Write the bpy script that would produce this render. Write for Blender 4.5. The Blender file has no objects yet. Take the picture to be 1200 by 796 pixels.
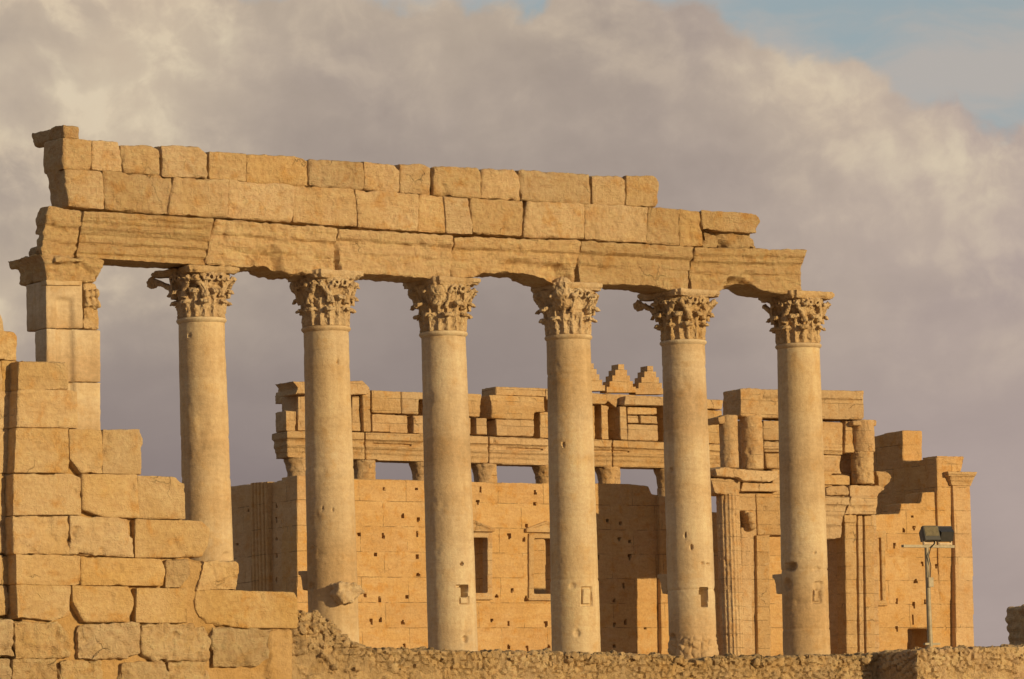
import bpy, bmesh, math, random
import numpy as np
from mathutils import Vector, Matrix

random.seed(7)
SC = bpy.context.scene
COL = SC.collection
R_ = math.radians

# ------------------------------------------------------------------ camera
F = 5709.0                       # focal length in pixels of a 1200 px wide picture
ROLL = R_(1.65)
PITCH = math.atan((975 - 398) * math.cos(ROLL) / F)
CAM = np.array([0.0, 0.0, 1.6])
FW = np.array([0, math.cos(PITCH), math.sin(PITCH)])
_up = np.array([0, -math.sin(PITCH), math.cos(PITCH)])
_rt = np.array([1.0, 0, 0])
RT = math.cos(ROLL) * _rt - math.sin(ROLL) * _up
UP = math.sin(ROLL) * _rt + math.cos(ROLL) * _up
cd = bpy.data.cameras.new('camera')
cam = bpy.data.objects.new('camera', cd)
COL.objects.link(cam)
cam.matrix_world = Matrix(((RT[0], UP[0], -FW[0], CAM[0]), (RT[1], UP[1], -FW[1], CAM[1]),
                           (RT[2], UP[2], -FW[2], CAM[2]), (0, 0, 0, 1)))
cd.sensor_width = 36
cd.lens = 36 * F / 1200
cd.clip_start = 0.5
cd.clip_end = 20000
SC.camera = cam

# ------------------------------------------------------------------ light
SUN_AZ, SUN_EL = R_(53), R_(11)      # azimuth measured from straight behind the camera to the right
SUN = np.array([math.sin(SUN_AZ) * math.cos(SUN_EL), -math.cos(SUN_AZ) * math.cos(SUN_EL), math.sin(SUN_EL)])
sl = bpy.data.lights.new('sun', 'SUN')
sl.energy = 3.95
sl.angle = R_(0.6)
sl.color = (1.0, 0.752, 0.39)
so = bpy.data.objects.new('sun', sl)
COL.objects.link(so)
so.location = (60, -40, 40)
so.rotation_euler = Vector(SUN).to_track_quat('Z', 'Y').to_euler()

SC.view_settings.view_transform = 'Standard'
SC.view_settings.look = 'None'
SC.view_settings.exposure = 0.0
SC.view_settings.gamma = 1.0

# ------------------------------------------------------------------ node helpers
class NT:
    def __init__(s, tree):
        s.t = tree
        s.n = tree.nodes
        s.n.clear()
    def new(s, typ, **kw):
        nd = s.n.new(typ)
        for k, v in kw.items():
            setattr(nd, k, v)
        return nd
    def link(s, a, b):
        s.t.links.new(a, b)
    def put(s, sock, v):
        if isinstance(v, bpy.types.NodeSocket):
            s.link(v, sock)
        else:
            if hasattr(sock.default_value, '__len__') and not hasattr(v, '__len__'):
                v = (v,) * len(sock.default_value)
            if hasattr(sock.default_value, '__len__') and len(v) == 3 and len(sock.default_value) == 4:
                v = tuple(v) + (1,)
            sock.default_value = v
    def math(s, op, a, b=0.0, c=0.0, clamp=False):
        nd = s.new('ShaderNodeMath', operation=op, use_clamp=clamp)
        s.put(nd.inputs[0], a); s.put(nd.inputs[1], b); s.put(nd.inputs[2], c)
        return nd.outputs[0]
    def vmath(s, op, a, b=(0, 0, 0)):
        nd = s.new('ShaderNodeVectorMath', operation=op)
        s.put(nd.inputs[0], a); s.put(nd.inputs[1], b)
        return nd.outputs[0]
    def noise(s, vec, scale, detail=4, rough=0.55, dist=0.0):
        nd = s.new('ShaderNodeTexNoise')
        s.put(nd.inputs['Vector'], vec)
        nd.inputs['Scale'].default_value = scale
        nd.inputs['Detail'].default_value = detail
        nd.inputs['Roughness'].default_value = rough
        nd.inputs['Distortion'].default_value = dist
        return nd.outputs['Fac']
    def ncol(s, vec, scale):
        nd = s.new('ShaderNodeTexNoise'); s.put(nd.inputs['Vector'], vec); nd.inputs['Scale'].default_value = scale; nd.inputs['Detail'].default_value = 4
        return nd.outputs['Color']
    def ramp(s, x, lo, hi, a=0.0, b=1.0, smooth=True):
        nd = s.new('ShaderNodeMapRange', interpolation_type='SMOOTHSTEP' if smooth else 'LINEAR')
        s.put(nd.inputs['Value'], x); s.put(nd.inputs['From Min'], lo); s.put(nd.inputs['From Max'], hi)
        s.put(nd.inputs['To Min'], a); s.put(nd.inputs['To Max'], b)
        return nd.outputs[0]
    def mix(s, f, a, b, mode='MIX'):
        nd = s.new('ShaderNodeMix', data_type='RGBA', blend_type=mode)
        s.put(nd.inputs[0], f); s.put(nd.inputs[6], a); s.put(nd.inputs[7], b)
        return nd.outputs[2]
    def mapping(s, vec, scale):
        return s.vmath('MULTIPLY', vec, scale)

# ------------------------------------------------------------------ sky
world = bpy.data.worlds.new('World')
SC.world = world
world.use_nodes = True
w = NT(world.node_tree)
tc = w.new('ShaderNodeTexCoord')
sep = w.new('ShaderNodeSeparateXYZ')
w.link(tc.outputs['Generated'], sep.inputs[0])
dx, dy, dz = sep.outputs
az = w.math('ARCTAN2', dx, dy)                       # 0 straight ahead, + to the right
el = w.math('ARCSINE', dz)
cmb = w.new('ShaderNodeCombineXYZ')
w.put(cmb.inputs[0], w.math('MULTIPLY', az, 9.5145)); w.put(cmb.inputs[1], w.math('MULTIPLY', el, 9.5145))
# p: the view direction in tenths of a picture width (x -1..1, y 0.35..1.65 inside the photograph)
p = cmb.outputs[0]
warp = w.new('ShaderNodeTexNoise')
w.put(warp.inputs['Vector'], p); warp.inputs['Scale'].default_value = 2.2; warp.inputs['Detail'].default_value = 5
wv = w.vmath('MULTIPLY', w.vmath('SUBTRACT', warp.outputs['Color'], (0.5, 0.5, 0.5)), (0.22, 0.22, 0))
pw = w.vmath('ADD', p, wv)
sky = w.new('ShaderNodeTexSky', sky_type='NISHITA')
sky.sun_disc = False
sky.sun_elevation = SUN_EL
sky.sun_rotation = math.atan2(SUN[0], SUN[1])
sky.altitude = 400
sky.air_density = 1.0; sky.dust_density = 1.5
# upper edge of the big cloud bank, as elevation over azimuth
fc = w.new('ShaderNodeFloatCurve')
cv = fc.mapping.curves[0]
def px_dir(x, y):
    d = FW + RT * (x - 600) / F + UP * (398 - y) / F
    d = d / np.linalg.norm(d)
    return math.atan2(d[0], d[1]) * 9.5145, math.asin(d[2]) * 9.5145
edge = [(-500, -60), (-50, -40), (300, -30), (450, -14), (520, 4), (610, 6), (660, -6), (740, 2), (800, 6), (850, 18), (900, 36), (960, 46), (1030, 60), (1055, 90),
        (1085, 112), (1120, 120), (1140, 150), (1165, 158), (1200, 140), (1300, 120), (1700, 0)]
pts = [px_dir(*e) for e in edge]
XS, YS = 4.0, 4.0
while len(cv.points) < len(pts):
    cv.points.new(0.5, 0.5)
for q, (a, b) in zip(cv.points, pts):
    q.location = ((a + XS / 2) / XS, b / YS); q.handle_type = 'AUTO'
fc.mapping.update()
sp = w.new('ShaderNodeSeparateXYZ'); w.link(pw, sp.inputs[0])
w.put(fc.inputs['Value'], w.math('DIVIDE', w.math('ADD', sp.outputs[0], XS / 2), XS, clamp=True))
edge_y = w.math('MULTIPLY', fc.outputs[0], YS)
below = w.math('SUBTRACT', edge_y, sp.outputs[1])       # > 0 inside the bank
n1 = w.noise(p, 2.4, 7, 0.48, 0.2)
n2 = w.noise(w.vmath('ADD', p, (7.3, 2.1, 0)), 7.0, 6, 0.55, 0.2)
n3 = w.noise(w.mapping(w.vmath('ADD', pw, (1.7, 4.2, 0)), (1.0, 2.6, 1.0)), 1.6, 6, 0.55)
mask = w.ramp(w.math('ADD', below, w.math('MULTIPLY', w.math('SUBTRACT', n2, 0.5), 0.16)), -0.012, 0.030)
# thin high streaks above the bank
thin = w.noise(w.mapping(w.vmath('ADD', pw, (3.1, 0.4, 0)), (0.9, 2.6, 1.0)), 2.0, 8, 0.55)
thin = w.ramp(thin, 0.38, 0.64, 0.10, 0.85)
# elevation bands of the bank: mauve base, warmer and lighter tops
sx, sy = sp.outputs[0], sp.outputs[1]
base_c = w.mix(w.ramp(sy, 0.35, 1.3), (0.222, 0.181, 0.184), (0.372, 0.305, 0.262))
right_w = w.ramp(sx, 0.1, 1.0)
base_c = w.mix(w.math('MULTIPLY', right_w, 0.9), base_c, (0.435, 0.350, 0.318))
# billows: relief of a noise field seen against its own copy shifted towards the light
pb = w.vmath('ADD', p, w.vmath('MULTIPLY', w.vmath('SUBTRACT', w.ncol(p, 5.0), (0.5, 0.5, 0.5)), (0.10, 0.10, 0)))
b1 = w.noise(pb, 3.8, 9, 0.55); b2 = w.noise(w.vmath('ADD', pb, (0.026, 0.034, 0)), 3.8, 9, 0.55)
rel = w.math('ADD', w.math('MULTIPLY', w.math('SUBTRACT', b1, b2), 2.6), 0.5, clamp=True)
puff = w.math('MULTIPLY', w.ramp(rel, 0.30, 0.85), w.ramp(b1, 0.34, 0.66))
top_w = w.math('MULTIPLY', w.ramp(below, -0.02, 0.34, 0.62, 0.0), w.ramp(sy, 0.9, 1.35))
left_w = w.math('MULTIPLY', w.ramp(sx, -1.1, -0.30, 1.7, 0.0), w.ramp(sy, 0.86, 1.22))
lump_w = w.math('MULTIPLY', w.math('MULTIPLY', w.ramp(sx, 0.30, 0.75), w.ramp(sy, 0.75, 1.05)), 0.32)
reg = w.math('ADD', w.math('ADD', w.math('MULTIPLY', top_w, 0.8), left_w), lump_w, clamp=True)
lit = w.math('MULTIPLY', reg, w.math('ADD', w.math('MULTIPLY', puff, 0.75), w.math('MULTIPLY', w.ramp(n1, 0.30, 0.60), 0.72)), clamp=True)
cl = w.mix(w.math('MULTIPLY', lit, 0.9), base_c, (0.71, 0.58, 0.415))
soft = w.math('ADD', 0.08, w.math('MULTIPLY', w.ramp(sy, 0.7, 1.3), 0.30))
cl = w.mix(soft, cl, w.mix(rel, (0.40, 0.395, 0.40), (0.61, 0.605, 0.60)), 'OVERLAY')
cl = w.mix(0.30, cl, w.mix(w.ramp(n3, 0.36, 0.62), (0.43, 0.43, 0.44), (0.56, 0.56, 0.555)), 'OVERLAY')
blue = w.mix(0.2, (0.305, 0.39, 0.425), w.mapping(sky.outputs[0], (0.1, 0.1, 0.1)))
high = w.mix(thin, blue, (0.475, 0.425, 0.385))
skyc = w.mix(mask, high, cl)
bg = w.new('ShaderNodeBackground')
bg.inputs['Strength'].default_value = 0.1
# the picture's own cloud bank where the camera looks, the open evening sky elsewhere
front = w.math('MULTIPLY', w.ramp(w.math('ABSOLUTE', az), 1.1, 2.1, 1.0, 0.0), w.ramp(el, 0.35, 1.0, 1.0, 0.0))
other = w.mix(0.6, w.mapping(sky.outputs[0], (0.5, 0.5, 0.5)), (2.35, 2.25, 2.4))
w.put(bg.inputs['Color'], w.mix(front, other, w.mapping(skyc, (10, 10, 10))))
wo = w.new('ShaderNodeOutputWorld')
w.link(bg.outputs[0], wo.inputs['Surface'])

# ------------------------------------------------------------------ numpy noise
_rs = np.random.RandomState(11)
_perm = _rs.permutation(256)
_perm = np.concatenate([_perm, _perm, _perm])
_g = _rs.normal(size=(256, 3)); _g /= np.linalg.norm(_g, axis=1)[:, None]
def pnoise(P):
    i = np.floor(P).astype(np.int64); f = P - i; i &= 255
    u = f * f * f * (f * (f * 6 - 15) + 10)
    out = np.zeros(len(P))
    for a in (0, 1):
        wx = u[:, 0] if a else 1 - u[:, 0]
        for b in (0, 1):
            wy = u[:, 1] if b else 1 - u[:, 1]
            for c in (0, 1):
                wz = u[:, 2] if c else 1 - u[:, 2]
                h = _perm[_perm[_perm[(i[:, 0] + a) & 255] + ((i[:, 1] + b) & 255)] + ((i[:, 2] + c) & 255)]
                out += wx * wy * wz * np.einsum('ij,ij->i', _g[h], f - np.array([a, b, c]))
    return out * 1.6
def fbm(P, o=3):
    s, a, t = np.zeros(len(P)), 1.0, 0
    for k in range(o):
        s += a * pnoise(P * 2.03 ** k + k * 17.3); t += a; a *= 0.5
    return s / t * 1.4
def sstep(x, a, b):
    t = np.clip((x - a) / (b - a), 0, 1)
    return t * t * (3 - 2 * t)
def voronoi2(x, z, size, seed=3, jit=0.8):
    """F1, F2-F1 and a cell value of jittered-grid points in the wall plane."""
    X, Z = x / size, z / size
    ix, iz = np.floor(X).astype(np.int64), np.floor(Z).astype(np.int64)
    f1 = np.full(len(x), 9.0); f2 = np.full(len(x), 9.0); cv_ = np.zeros(len(x))
    for a in (-1, 0, 1):
        for b in (-1, 0, 1):
            cx, cz = ix + a, iz + b
            h = _perm[_perm[(cx + seed * 7) & 255] + (cz & 255)]
            h2 = _perm[_perm[(cz + seed * 13) & 255] + (cx & 255)]
            d = np.hypot(cx + 0.5 + (h / 255 - 0.5) * jit - X, cz + 0.5 + (h2 / 255 - 0.5) * jit - Z)
            nearer = d < f1
            f2 = np.where(nearer, f1, np.minimum(f2, d)); cv_ = np.where(nearer, h / 255, cv_)
            f1 = np.where(nearer, d, f1)
    return f1, f2 - f1, cv_

# ------------------------------------------------------------------ sites: planes of the place
A = R_(34.4)                                            # every old wall here runs at this angle
UX = np.array([math.cos(A), math.sin(A), 0]); NY = np.array([-math.sin(A), math.cos(A), 0])
def ray(px, py):
    return FW + RT * (px - 600) / F + UP * (398 - py) / F
class Site:
    """local x along the wall (to the right and away), local y into the wall, z up from the site's ground."""
    def __init__(s, px, py, D, z0):
        s.P = CAM + ray(px, py) * D
        s.P[2] = z0
    def f(s, px, py, d=0.0):                            # a point of the plane lying d in front of the site's plane
        r = ray(px, py); t = ((s.P - NY * d - CAM) @ NY) / (r @ NY)
        q = CAM + r * t - s.P
        return np.array([q @ UX, q @ NY, q[2]])
    def side(s, px, py, x):                             # a point of the cross plane local x = const
        r = ray(px, py); t = ((s.P + UX * x - CAM) @ UX) / (r @ UX)
        q = CAM + r * t - s.P
        return np.array([q @ UX, q @ NY, q[2]])
    def world(s, q):
        return s.P + UX * q[0] + NY * q[1] + np.array([0, 0, q[2]])
def project(Pw):
    d = Pw - CAM
    z = d @ FW
    return 600 + F * (d @ RT) / z, 398 - F * (d @ UP) / z

# ------------------------------------------------------------------ objects
def thing(S, name, label, cat, x, y, group=None):
    o = bpy.data.objects.new(name, None)
    COL.objects.link(o)
    o.empty_display_size = 0.5
    o.location = S.world(np.array([x, y, 0.0])); o.rotation_euler = (0, 0, A)
    o['label'] = label; o['category'] = cat; o['kind'] = 'thing'
    if group: o['group'] = group
    o['_x'] = x; o['_y'] = y
    return o
def off(t):
    return np.array([t['_x'], t['_y'], 0.0])
def link_mesh(name, me, mat, parent=None, smooth=True):
    o = bpy.data.objects.new(name, me)
    COL.objects.link(o)
    if mat: me.materials.append(mat)
    if parent is not None: o.parent = parent
    if smooth:
        me.polygons.foreach_set('use_smooth', [True] * len(me.polygons))
        me.set_sharp_from_angle(angle=R_(42))
    return o

def add_prism(bm, pts, ext):
    a = [bm.verts.new(p) for p in pts]
    b = [bm.verts.new(np.array(p) + ext) for p in pts]
    n = len(a)
    fs = [bm.faces.new(a), bm.faces.new(b[::-1])]
    for i in range(n):
        j = (i + 1) % n
        fs.append(bm.faces.new((a[j], a[i], b[i], b[j])))
    bmesh.ops.recalc_face_normals(bm, faces=fs)
def add_lathe(bm, c, prof, seg=32, fn=None):
    rings = []
    for r, z in prof:
        ring = []
        for k in range(seg):
            t = 2 * math.pi * k / seg
            rr = fn(r, t, z) if fn else r
            ring.append(bm.verts.new((c[0] + rr * math.cos(t), c[1] + rr * math.sin(t), c[2] + z)))
        rings.append(ring)
    fs = [bm.faces.new(rings[0][::-1]), bm.faces.new(rings[-1])]
    for a, b in zip(rings, rings[1:]):
        for k in range(seg):
            j = (k + 1) % seg
            fs.append(bm.faces.new((a[k], a[j], b[j], b[k])))
    bmesh.ops.recalc_face_normals(bm, faces=fs)
def add_tube(bm, path, rad, seg=8):
    rings = []
    path = [np.array(q, float) for q in path]
    for i, q in enumerate(path):
        t = path[min(i + 1, len(path) - 1)] - path[max(i - 1, 0)]
        t /= np.linalg.norm(t) + 1e-9
        a = np.cross(t, [0.31, 0.87, 0.12]); a /= np.linalg.norm(a)
        b = np.cross(t, a)
        r = rad[i] if hasattr(rad, '__len__') else rad
        rings.append([bm.verts.new(q + r * (math.cos(2 * math.pi * k / seg) * a + math.sin(2 * math.pi * k / seg) * b)) for k in range(seg)])
    fs = [bm.faces.new(rings[0]), bm.faces.new(rings[-1][::-1])]
    for a, b in zip(rings, rings[1:]):
        for k in range(seg):
            j = (k + 1) % seg
            fs.append(bm.faces.new((a[k], b[k], b[j], a[j])))
    bmesh.ops.recalc_face_normals(bm, faces=fs)

_cnt = [0]
def remesh(bm, vox):
    """one watertight skin around overlapping solids"""
    me = bpy.data.meshes.new('raw')
    bm.to_mesh(me); bm.free()
    o = bpy.data.objects.new('raw', me)
    COL.objects.link(o)
    m = o.modifiers.new('r', 'REMESH'); m.mode = 'VOXEL'; m.voxel_size = vox; m.adaptivity = 0
    dg = bpy.context.evaluated_depsgraph_get()
    dg.update()
    out = bpy.data.meshes.new_from_object(o.evaluated_get(dg), depsgraph=dg)
    bpy.data.objects.remove(o); bpy.data.meshes.remove(me)
    return out
def get_v(me):
    v = np.empty(len(me.vertices) * 3); me.vertices.foreach_get('co', v); return v.reshape(-1, 3)
def get_n(me):
    n = np.empty(len(me.vertices) * 3); me.vertex_normals.foreach_get('vector', n); return n.reshape(-1, 3)
def set_v(me, v):
    me.vertices.foreach_set('co', v.ravel()); me.update()
def weather(me, rough, erode, iters, strata=0.0, post=None, off3=None, chip=1.0):
    _cnt[0] += 1
    sd = np.array([_cnt[0] * 3.71 % 97, _cnt[0] * 5.13 % 89, _cnt[0] * 7.77 % 83])
    v = get_v(me)
    e = np.empty(len(me.edges) * 2, dtype=np.int32); me.edges.foreach_get('vertices', e); e = e.reshape(-1, 2)
    deg = np.bincount(e.ravel(), minlength=len(v))[:, None].astype(float)
    deg[deg == 0] = 1
    wgt = 1.4 * erode * sstep(fbm(v * 1.3 + sd, 3), 0.02, 0.5)[:, None] + 0.025
    for k in range(iters):
        s = np.empty_like(v)
        for c in range(3):
            s[:, c] = np.bincount(e[:, 0], v[e[:, 1], c], len(v)) + np.bincount(e[:, 1], v[e[:, 0], c], len(v))
        v = v + np.clip(wgt, 0, 0.9) * (s / deg - v)
    set_v(me, v)
    n = get_n(me)
    h = rough * (0.6 * fbm(v * 1.2 + sd, 3) + 0.75 * fbm(v * 4.3 + sd, 2) + 0.3 * pnoise(v * 9.0 + sd))
    c = fbm(v * 2.3 + sd + 31, 3)
    h -= chip * rough * 3.0 * np.maximum(0, c - 0.28)
    if strata:
        q = v * np.array([0.5, 0.5, 6.5]) + sd
        h += strata * (pnoise(q) + 0.6 * pnoise(q * 2.3))
    v = v + n * h[:, None]
    if post is not None:
        v = post(v, n)
    if off3 is not None:
        v = v - off3
    set_v(me, v)
def stone(name, t, prisms, mat, vox=0.045, rough=0.02, erode=0.6, iters=6, strata=0.0, post=None, chip=1.0, extra=None, parent=None):
    bm = bmesh.new()
    for pts, ext in prisms:
        add_prism(bm, pts, np.array(ext, float))
    if extra: extra(bm)
    me = remesh(bm, vox)
    weather(me, rough, erode, iters, strata, post, off(t), chip)
    return link_mesh(name, me, mat, parent or t)
def FP(S, poly, d=0.0, thick=1.0):                      # a front outline of picture points, extruded into the wall
    return [S.f(x, y, d) for x, y in poly], (0, thick, 0)
def grow(poly, g):
    cx = (min(q[0] for q in poly) + max(q[0] for q in poly)) / 2; cy = (min(q[1] for q in poly) + max(q[1] for q in poly)) / 2
    w_ = max(q[0] for q in poly) - cx; h_ = max(q[1] for q in poly) - cy
    return [(cx + (x - cx) * (1 + g / w_), cy + (y - cy) * (1 + g / h_)) for x, y in poly]
def box_prism(x0, x1, y0, y1, z0, z1):
    return [np.array(q, float) for q in ((x0, y0, z0), (x1, y0, z0), (x1, y0, z1), (x0, y0, z1))], (0, y1 - y0, 0)

# ------------------------------------------------------------------ stone materials
def stone_mat(name, base, alt, stain, grey=0.25, strata=0.5, bump=0.5, mott=0.5, rough=0.92, joints=None, cells=None, vary=0.12, pits=0.4, cracks=0.8, drums=0.0):
    base, alt, stain = [(c[0] * 0.975, c[1] * 1.045, c[2] * 1.38) for c in (base, alt, stain)]
    m = bpy.data.materials.new(name); m.use_nodes = True
    t = NT(m.node_tree)
    tc = t.new('ShaderNodeTexCoord'); oi = t.new('ShaderNodeObjectInfo')
    v0 = tc.outputs['Object']
    sh = t.vmath('MULTIPLY', oi.outputs['Random'], (37.0, 91.0, 53.0))
    v = t.vmath('ADD', v0, sh)
    big = t.noise(v, 0.55, 5, 0.6, 0.4)
    mid = t.noise(t.vmath('ADD', v, (11, 3, 5)), 2.2, 6, 0.62, 0.3)
    fine = t.noise(v, 11.0, 5, 0.65)
    grit = t.noise(v, 34.0, 4, 0.7)
    st = t.noise(t.mapping(v, (0.8, 0.8, 4.2)), 1.5, 7, 0.7, 0.9)
    st2 = t.noise(t.mapping(t.vmath('ADD', v, (5, 9, 1)), (0.6, 0.6, 7.0)), 2.6, 5, 0.68, 0.8)
    c = t.mix(t.ramp(big, 0.35, 0.65), base, alt)
    c = t.mix(t.math('MULTIPLY', t.ramp(mid, 0.50, 0.70), 0.8), c, stain)
    gc = tuple(0.55 * b + 0.45 * g for b, g in zip(base, (0.36, 0.30, 0.22)))
    c = t.mix(t.math('MULTIPLY', t.ramp(t.noise(t.vmath('ADD', v, (2, 31, 8)), 1.1, 6, 0.65), 0.52, 0.72), grey * 2.2), c, gc)
    # bedding bands and fine mottling in the stone itself
    c = t.mix(strata * 0.75, c, t.mix(t.ramp(st, 0.3, 0.7), (0.40, 0.385, 0.37), (0.59, 0.59, 0.58)), 'OVERLAY')
    c = t.mix(mott, c, t.mix(t.ramp(fine, 0.3, 0.7), (0.41, 0.40, 0.39), (0.585, 0.58, 0.575)), 'OVERLAY')
    dark = t.math('MULTIPLY', t.ramp(t.math('MULTIPLY', t.ramp(grit, 0.56, 0.70), t.ramp(mid, 0.42, 0.62)), 0.1, 0.9), pits)
    c = t.mix(dark, c, tuple(0.33 * b for b in base))
    # hairline cracks, only here and there
    vc = t.new('ShaderNodeTexVoronoi', feature='DISTANCE_TO_EDGE')
    t.put(vc.inputs['Vector'], t.vmath('ADD', v, t.vmath('MULTIPLY', t.vmath('SUBTRACT', t.ncol(v, 3.0), (0.5, 0.5, 0.5)), (0.45, 0.45, 0.45))))
    vc.inputs['Scale'].default_value = 0.9
    crk = t.math('MULTIPLY', t.ramp(vc.outputs['Distance'], 0.002, 0.014, 1.0, 0.0), t.ramp(t.noise(t.vmath('ADD', v, (9, 1, 14)), 0.9, 3), 0.57, 0.68))
    crk = t.math('MULTIPLY', crk, cracks)
    c = t.mix(t.math('MULTIPLY', crk, 0.75), c, tuple(0.30 * b for b in base))
    pat = t.ramp(t.noise(t.mapping(t.vmath('ADD', v, (21, 7, 3)), (1.0, 1.0, 1.7)), 3.6, 7, 0.7, 0.5), 0.50, 0.72)
    c = t.mix(t.math('MULTIPLY', pat, min(1.0, pits * 1.0)), c, tuple(k_ * b for k_, b in zip((0.74, 0.66, 0.60), base)))
    hs = t.new('ShaderNodeHueSaturation')
    t.put(hs.inputs['Color'], c)
    t.put(hs.inputs['Value'], t.math('ADD', 1.0 - vary, t.math('MULTIPLY', oi.outputs['Random'], 2 * vary)))
    t.put(hs.inputs['Saturation'], t.math('ADD', 0.93, t.math('MULTIPLY', t.math('FRACT', t.math('MULTIPLY', oi.outputs['Random'], 7.31)), 0.14)))
    c = hs.outputs[0]
    if drums:
        dn = t.noise(t.mapping(v, (0.02, 0.02, 0.45)), 1.0, 2, 0.5)
        c = t.mix(drums, c, t.mix(t.ramp(dn, 0.35, 0.65), (0.43, 0.395, 0.35), (0.56, 0.56, 0.57)), 'OVERLAY')
        run = t.noise(t.mapping(v, (3.0, 3.0, 0.22)), 1.6, 5, 0.6)
        c = t.mix(drums * 0.6, c, t.mix(t.ramp(run, 0.35, 0.65), (0.45, 0.44, 0.42), (0.55, 0.55, 0.55)), 'OVERLAY')
    hgt = t.math('ADD', t.math('MULTIPLY', mid, 0.5), t.math('MULTIPLY', fine, 0.35))
    hgt = t.math('ADD', hgt, t.math('MULTIPLY', grit, 0.30))
    hgt = t.math('SUBTRACT', hgt, t.math('MULTIPLY', crk, 0.6))
    hgt = t.math('SUBTRACT', hgt, t.math('MULTIPLY', dark, 0.35))
    hgt = t.math('ADD', hgt, t.math('MULTIPLY', t.math('ADD', st, t.math('MULTIPLY', st2, 0.5)), 0.5 * strata))
    if joints:
        # fine joints of the big squared blocks
        bw, bh, mort, dk = joints
        jx = t.new('ShaderNodeSeparateXYZ'); t.link(v0, jx.inputs[0])
        jc = t.new('ShaderNodeCombineXYZ')
        wob = t.math('MULTIPLY', t.math('SUBTRACT', t.noise(v, 1.5, 3), 0.5), 0.05)
        t.put(jc.inputs[0], t.math('ADD', t.math('ADD', jx.outputs[0], jx.outputs[1]), wob)); t.put(jc.inputs[1], t.math('ADD', jx.outputs[2], wob))
        br = t.new('ShaderNodeTexBrick')
        br.offset = 0.5; br.squash = 1.0
        t.put(br.inputs['Vector'], jc.outputs[0])
        br.inputs['Scale'].default_value = 1.0
        br.inputs['Mortar Size'].default_value = mort; br.inputs['Mortar Smooth'].default_value = 0.3
        br.inputs['Brick Width'].default_value = bw; br.inputs['Row Height'].default_value = bh
        br.inputs['Color1'].default_value = (0.44, 0.43, 0.42, 1); br.inputs['Color2'].default_value = (0.56, 0.56, 0.56, 1)
        br.inputs['Mortar'].default_value = (0.5, 0.5, 0.5, 1)
        c = t.mix(0.55, c, br.outputs['Color'], 'OVERLAY')
        worn = t.ramp(t.noise(t.vmath('ADD', v, (4, 4, 4)), 1.6, 4, 0.6), 0.42, 0.60)
        sc1 = t.noise(t.mapping(t.vmath('ADD', v, (14, 3, 6)), (0.9, 0.9, 3.0)), 1.9, 7, 0.7, 0.6)
        c = t.mix(t.ramp(sc1, 0.56, 0.70, 0.0, 0.55), c, tuple(min(0.8, k_ * b) for k_, b in zip((1.12, 1.25, 1.5), base)))
        c = t.mix(t.ramp(sc1, 0.30, 0.42, 0.55, 0.0), c, tuple(k_ * b for k_, b in zip((0.84, 0.75, 0.65), base)))
        jf = t.math('MULTIPLY', br.outputs['Fac'], worn)
        c = t.mix(t.math('MULTIPLY', jf, dk), c, tuple(0.35 * b for b in base))
        hgt = t.math('SUBTRACT', hgt, t.math('MULTIPLY', jf, 0.9))
    if cells:
        # each rubble stone its own tint
        vo = t.new('ShaderNodeTexVoronoi'); t.put(vo.inputs['Vector'], v)
        vo.inputs['Scale'].default_value = cells
        sc_ = t.new('ShaderNodeSeparateColor'); t.link(vo.outputs['Color'], sc_.inputs[0])
        c = t.mix(0.5, c, t.mix(sc_.outputs[0], (0.36, 0.36, 0.37), (0.66, 0.64, 0.60)), 'OVERLAY')
    b = t.new('ShaderNodeBump')
    b.inputs['Strength'].default_value = min(1.0, bump * 1.25); b.inputs['Distance'].default_value = 0.20
    t.put(b.inputs['Height'], hgt)
    bs = t.new('ShaderNodeBsdfPrincipled')
    t.put(bs.inputs['Base Color'], c)
    bs.inputs['Roughness'].default_value = rough
    bs.inputs['Specular IOR Level'].default_value = 0.15
    t.link(b.outputs[0], bs.inputs['Normal'])
    o = t.new('ShaderNodeOutputMaterial')
    t.link(bs.outputs[0], o.inputs['Surface'])
    return m
def plain_mat(name, col, rough=0.6, metal=0.0):
    m = bpy.data.materials.new(name); m.use_nodes = True
    t = NT(m.node_tree)
    tc = t.new('ShaderNodeTexCoord')
    n = t.noise(tc.outputs['Object'], 9, 5, 0.6)
    bs = t.new('ShaderNodeBsdfPrincipled')
    t.put(bs.inputs['Base Color'], t.mix(t.ramp(n, 0.3, 0.7), tuple(c * 0.75 for c in col), tuple(min(1, c * 1.15) for c in col)))
    bs.inputs['Roughness'].default_value = rough; bs.inputs['Metallic'].default_value = metal
    o = t.new('ShaderNodeOutputMaterial'); t.link(bs.outputs[0], o.inputs['Surface'])
    return m

M_LINTEL = stone_mat('weathered_gold_stone', (0.635, 0.405, 0.155), (0.68, 0.455, 0.19), (0.60, 0.32, 0.09), grey=0.1, strata=0.7, bump=0.8, mott=0.7, pits=0.35, cracks=0.3)
M_UPPER = stone_mat('gold_block_stone', (0.63, 0.405, 0.16), (0.68, 0.46, 0.205), (0.61, 0.325, 0.095), grey=0.12, strata=0.45, bump=0.85, mott=0.7, pits=0.3, cracks=0.4)
M_COL = stone_mat('column_stone', cracks=0.35, base=(0.54, 0.40, 0.205), alt=(0.565, 0.41, 0.198), stain=(0.515, 0.34, 0.143), grey=0.22, strata=0.42, bump=0.25, mott=0.45, vary=0.04, pits=0.3, drums=1.0)
M_CAP = stone_mat('carved_stone', (0.57, 0.38, 0.165), (0.61, 0.43, 0.20), (0.51, 0.305, 0.105), grey=0.3, strata=0.2, bump=0.55, mott=0.7, vary=0.05, pits=0.5)
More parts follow.
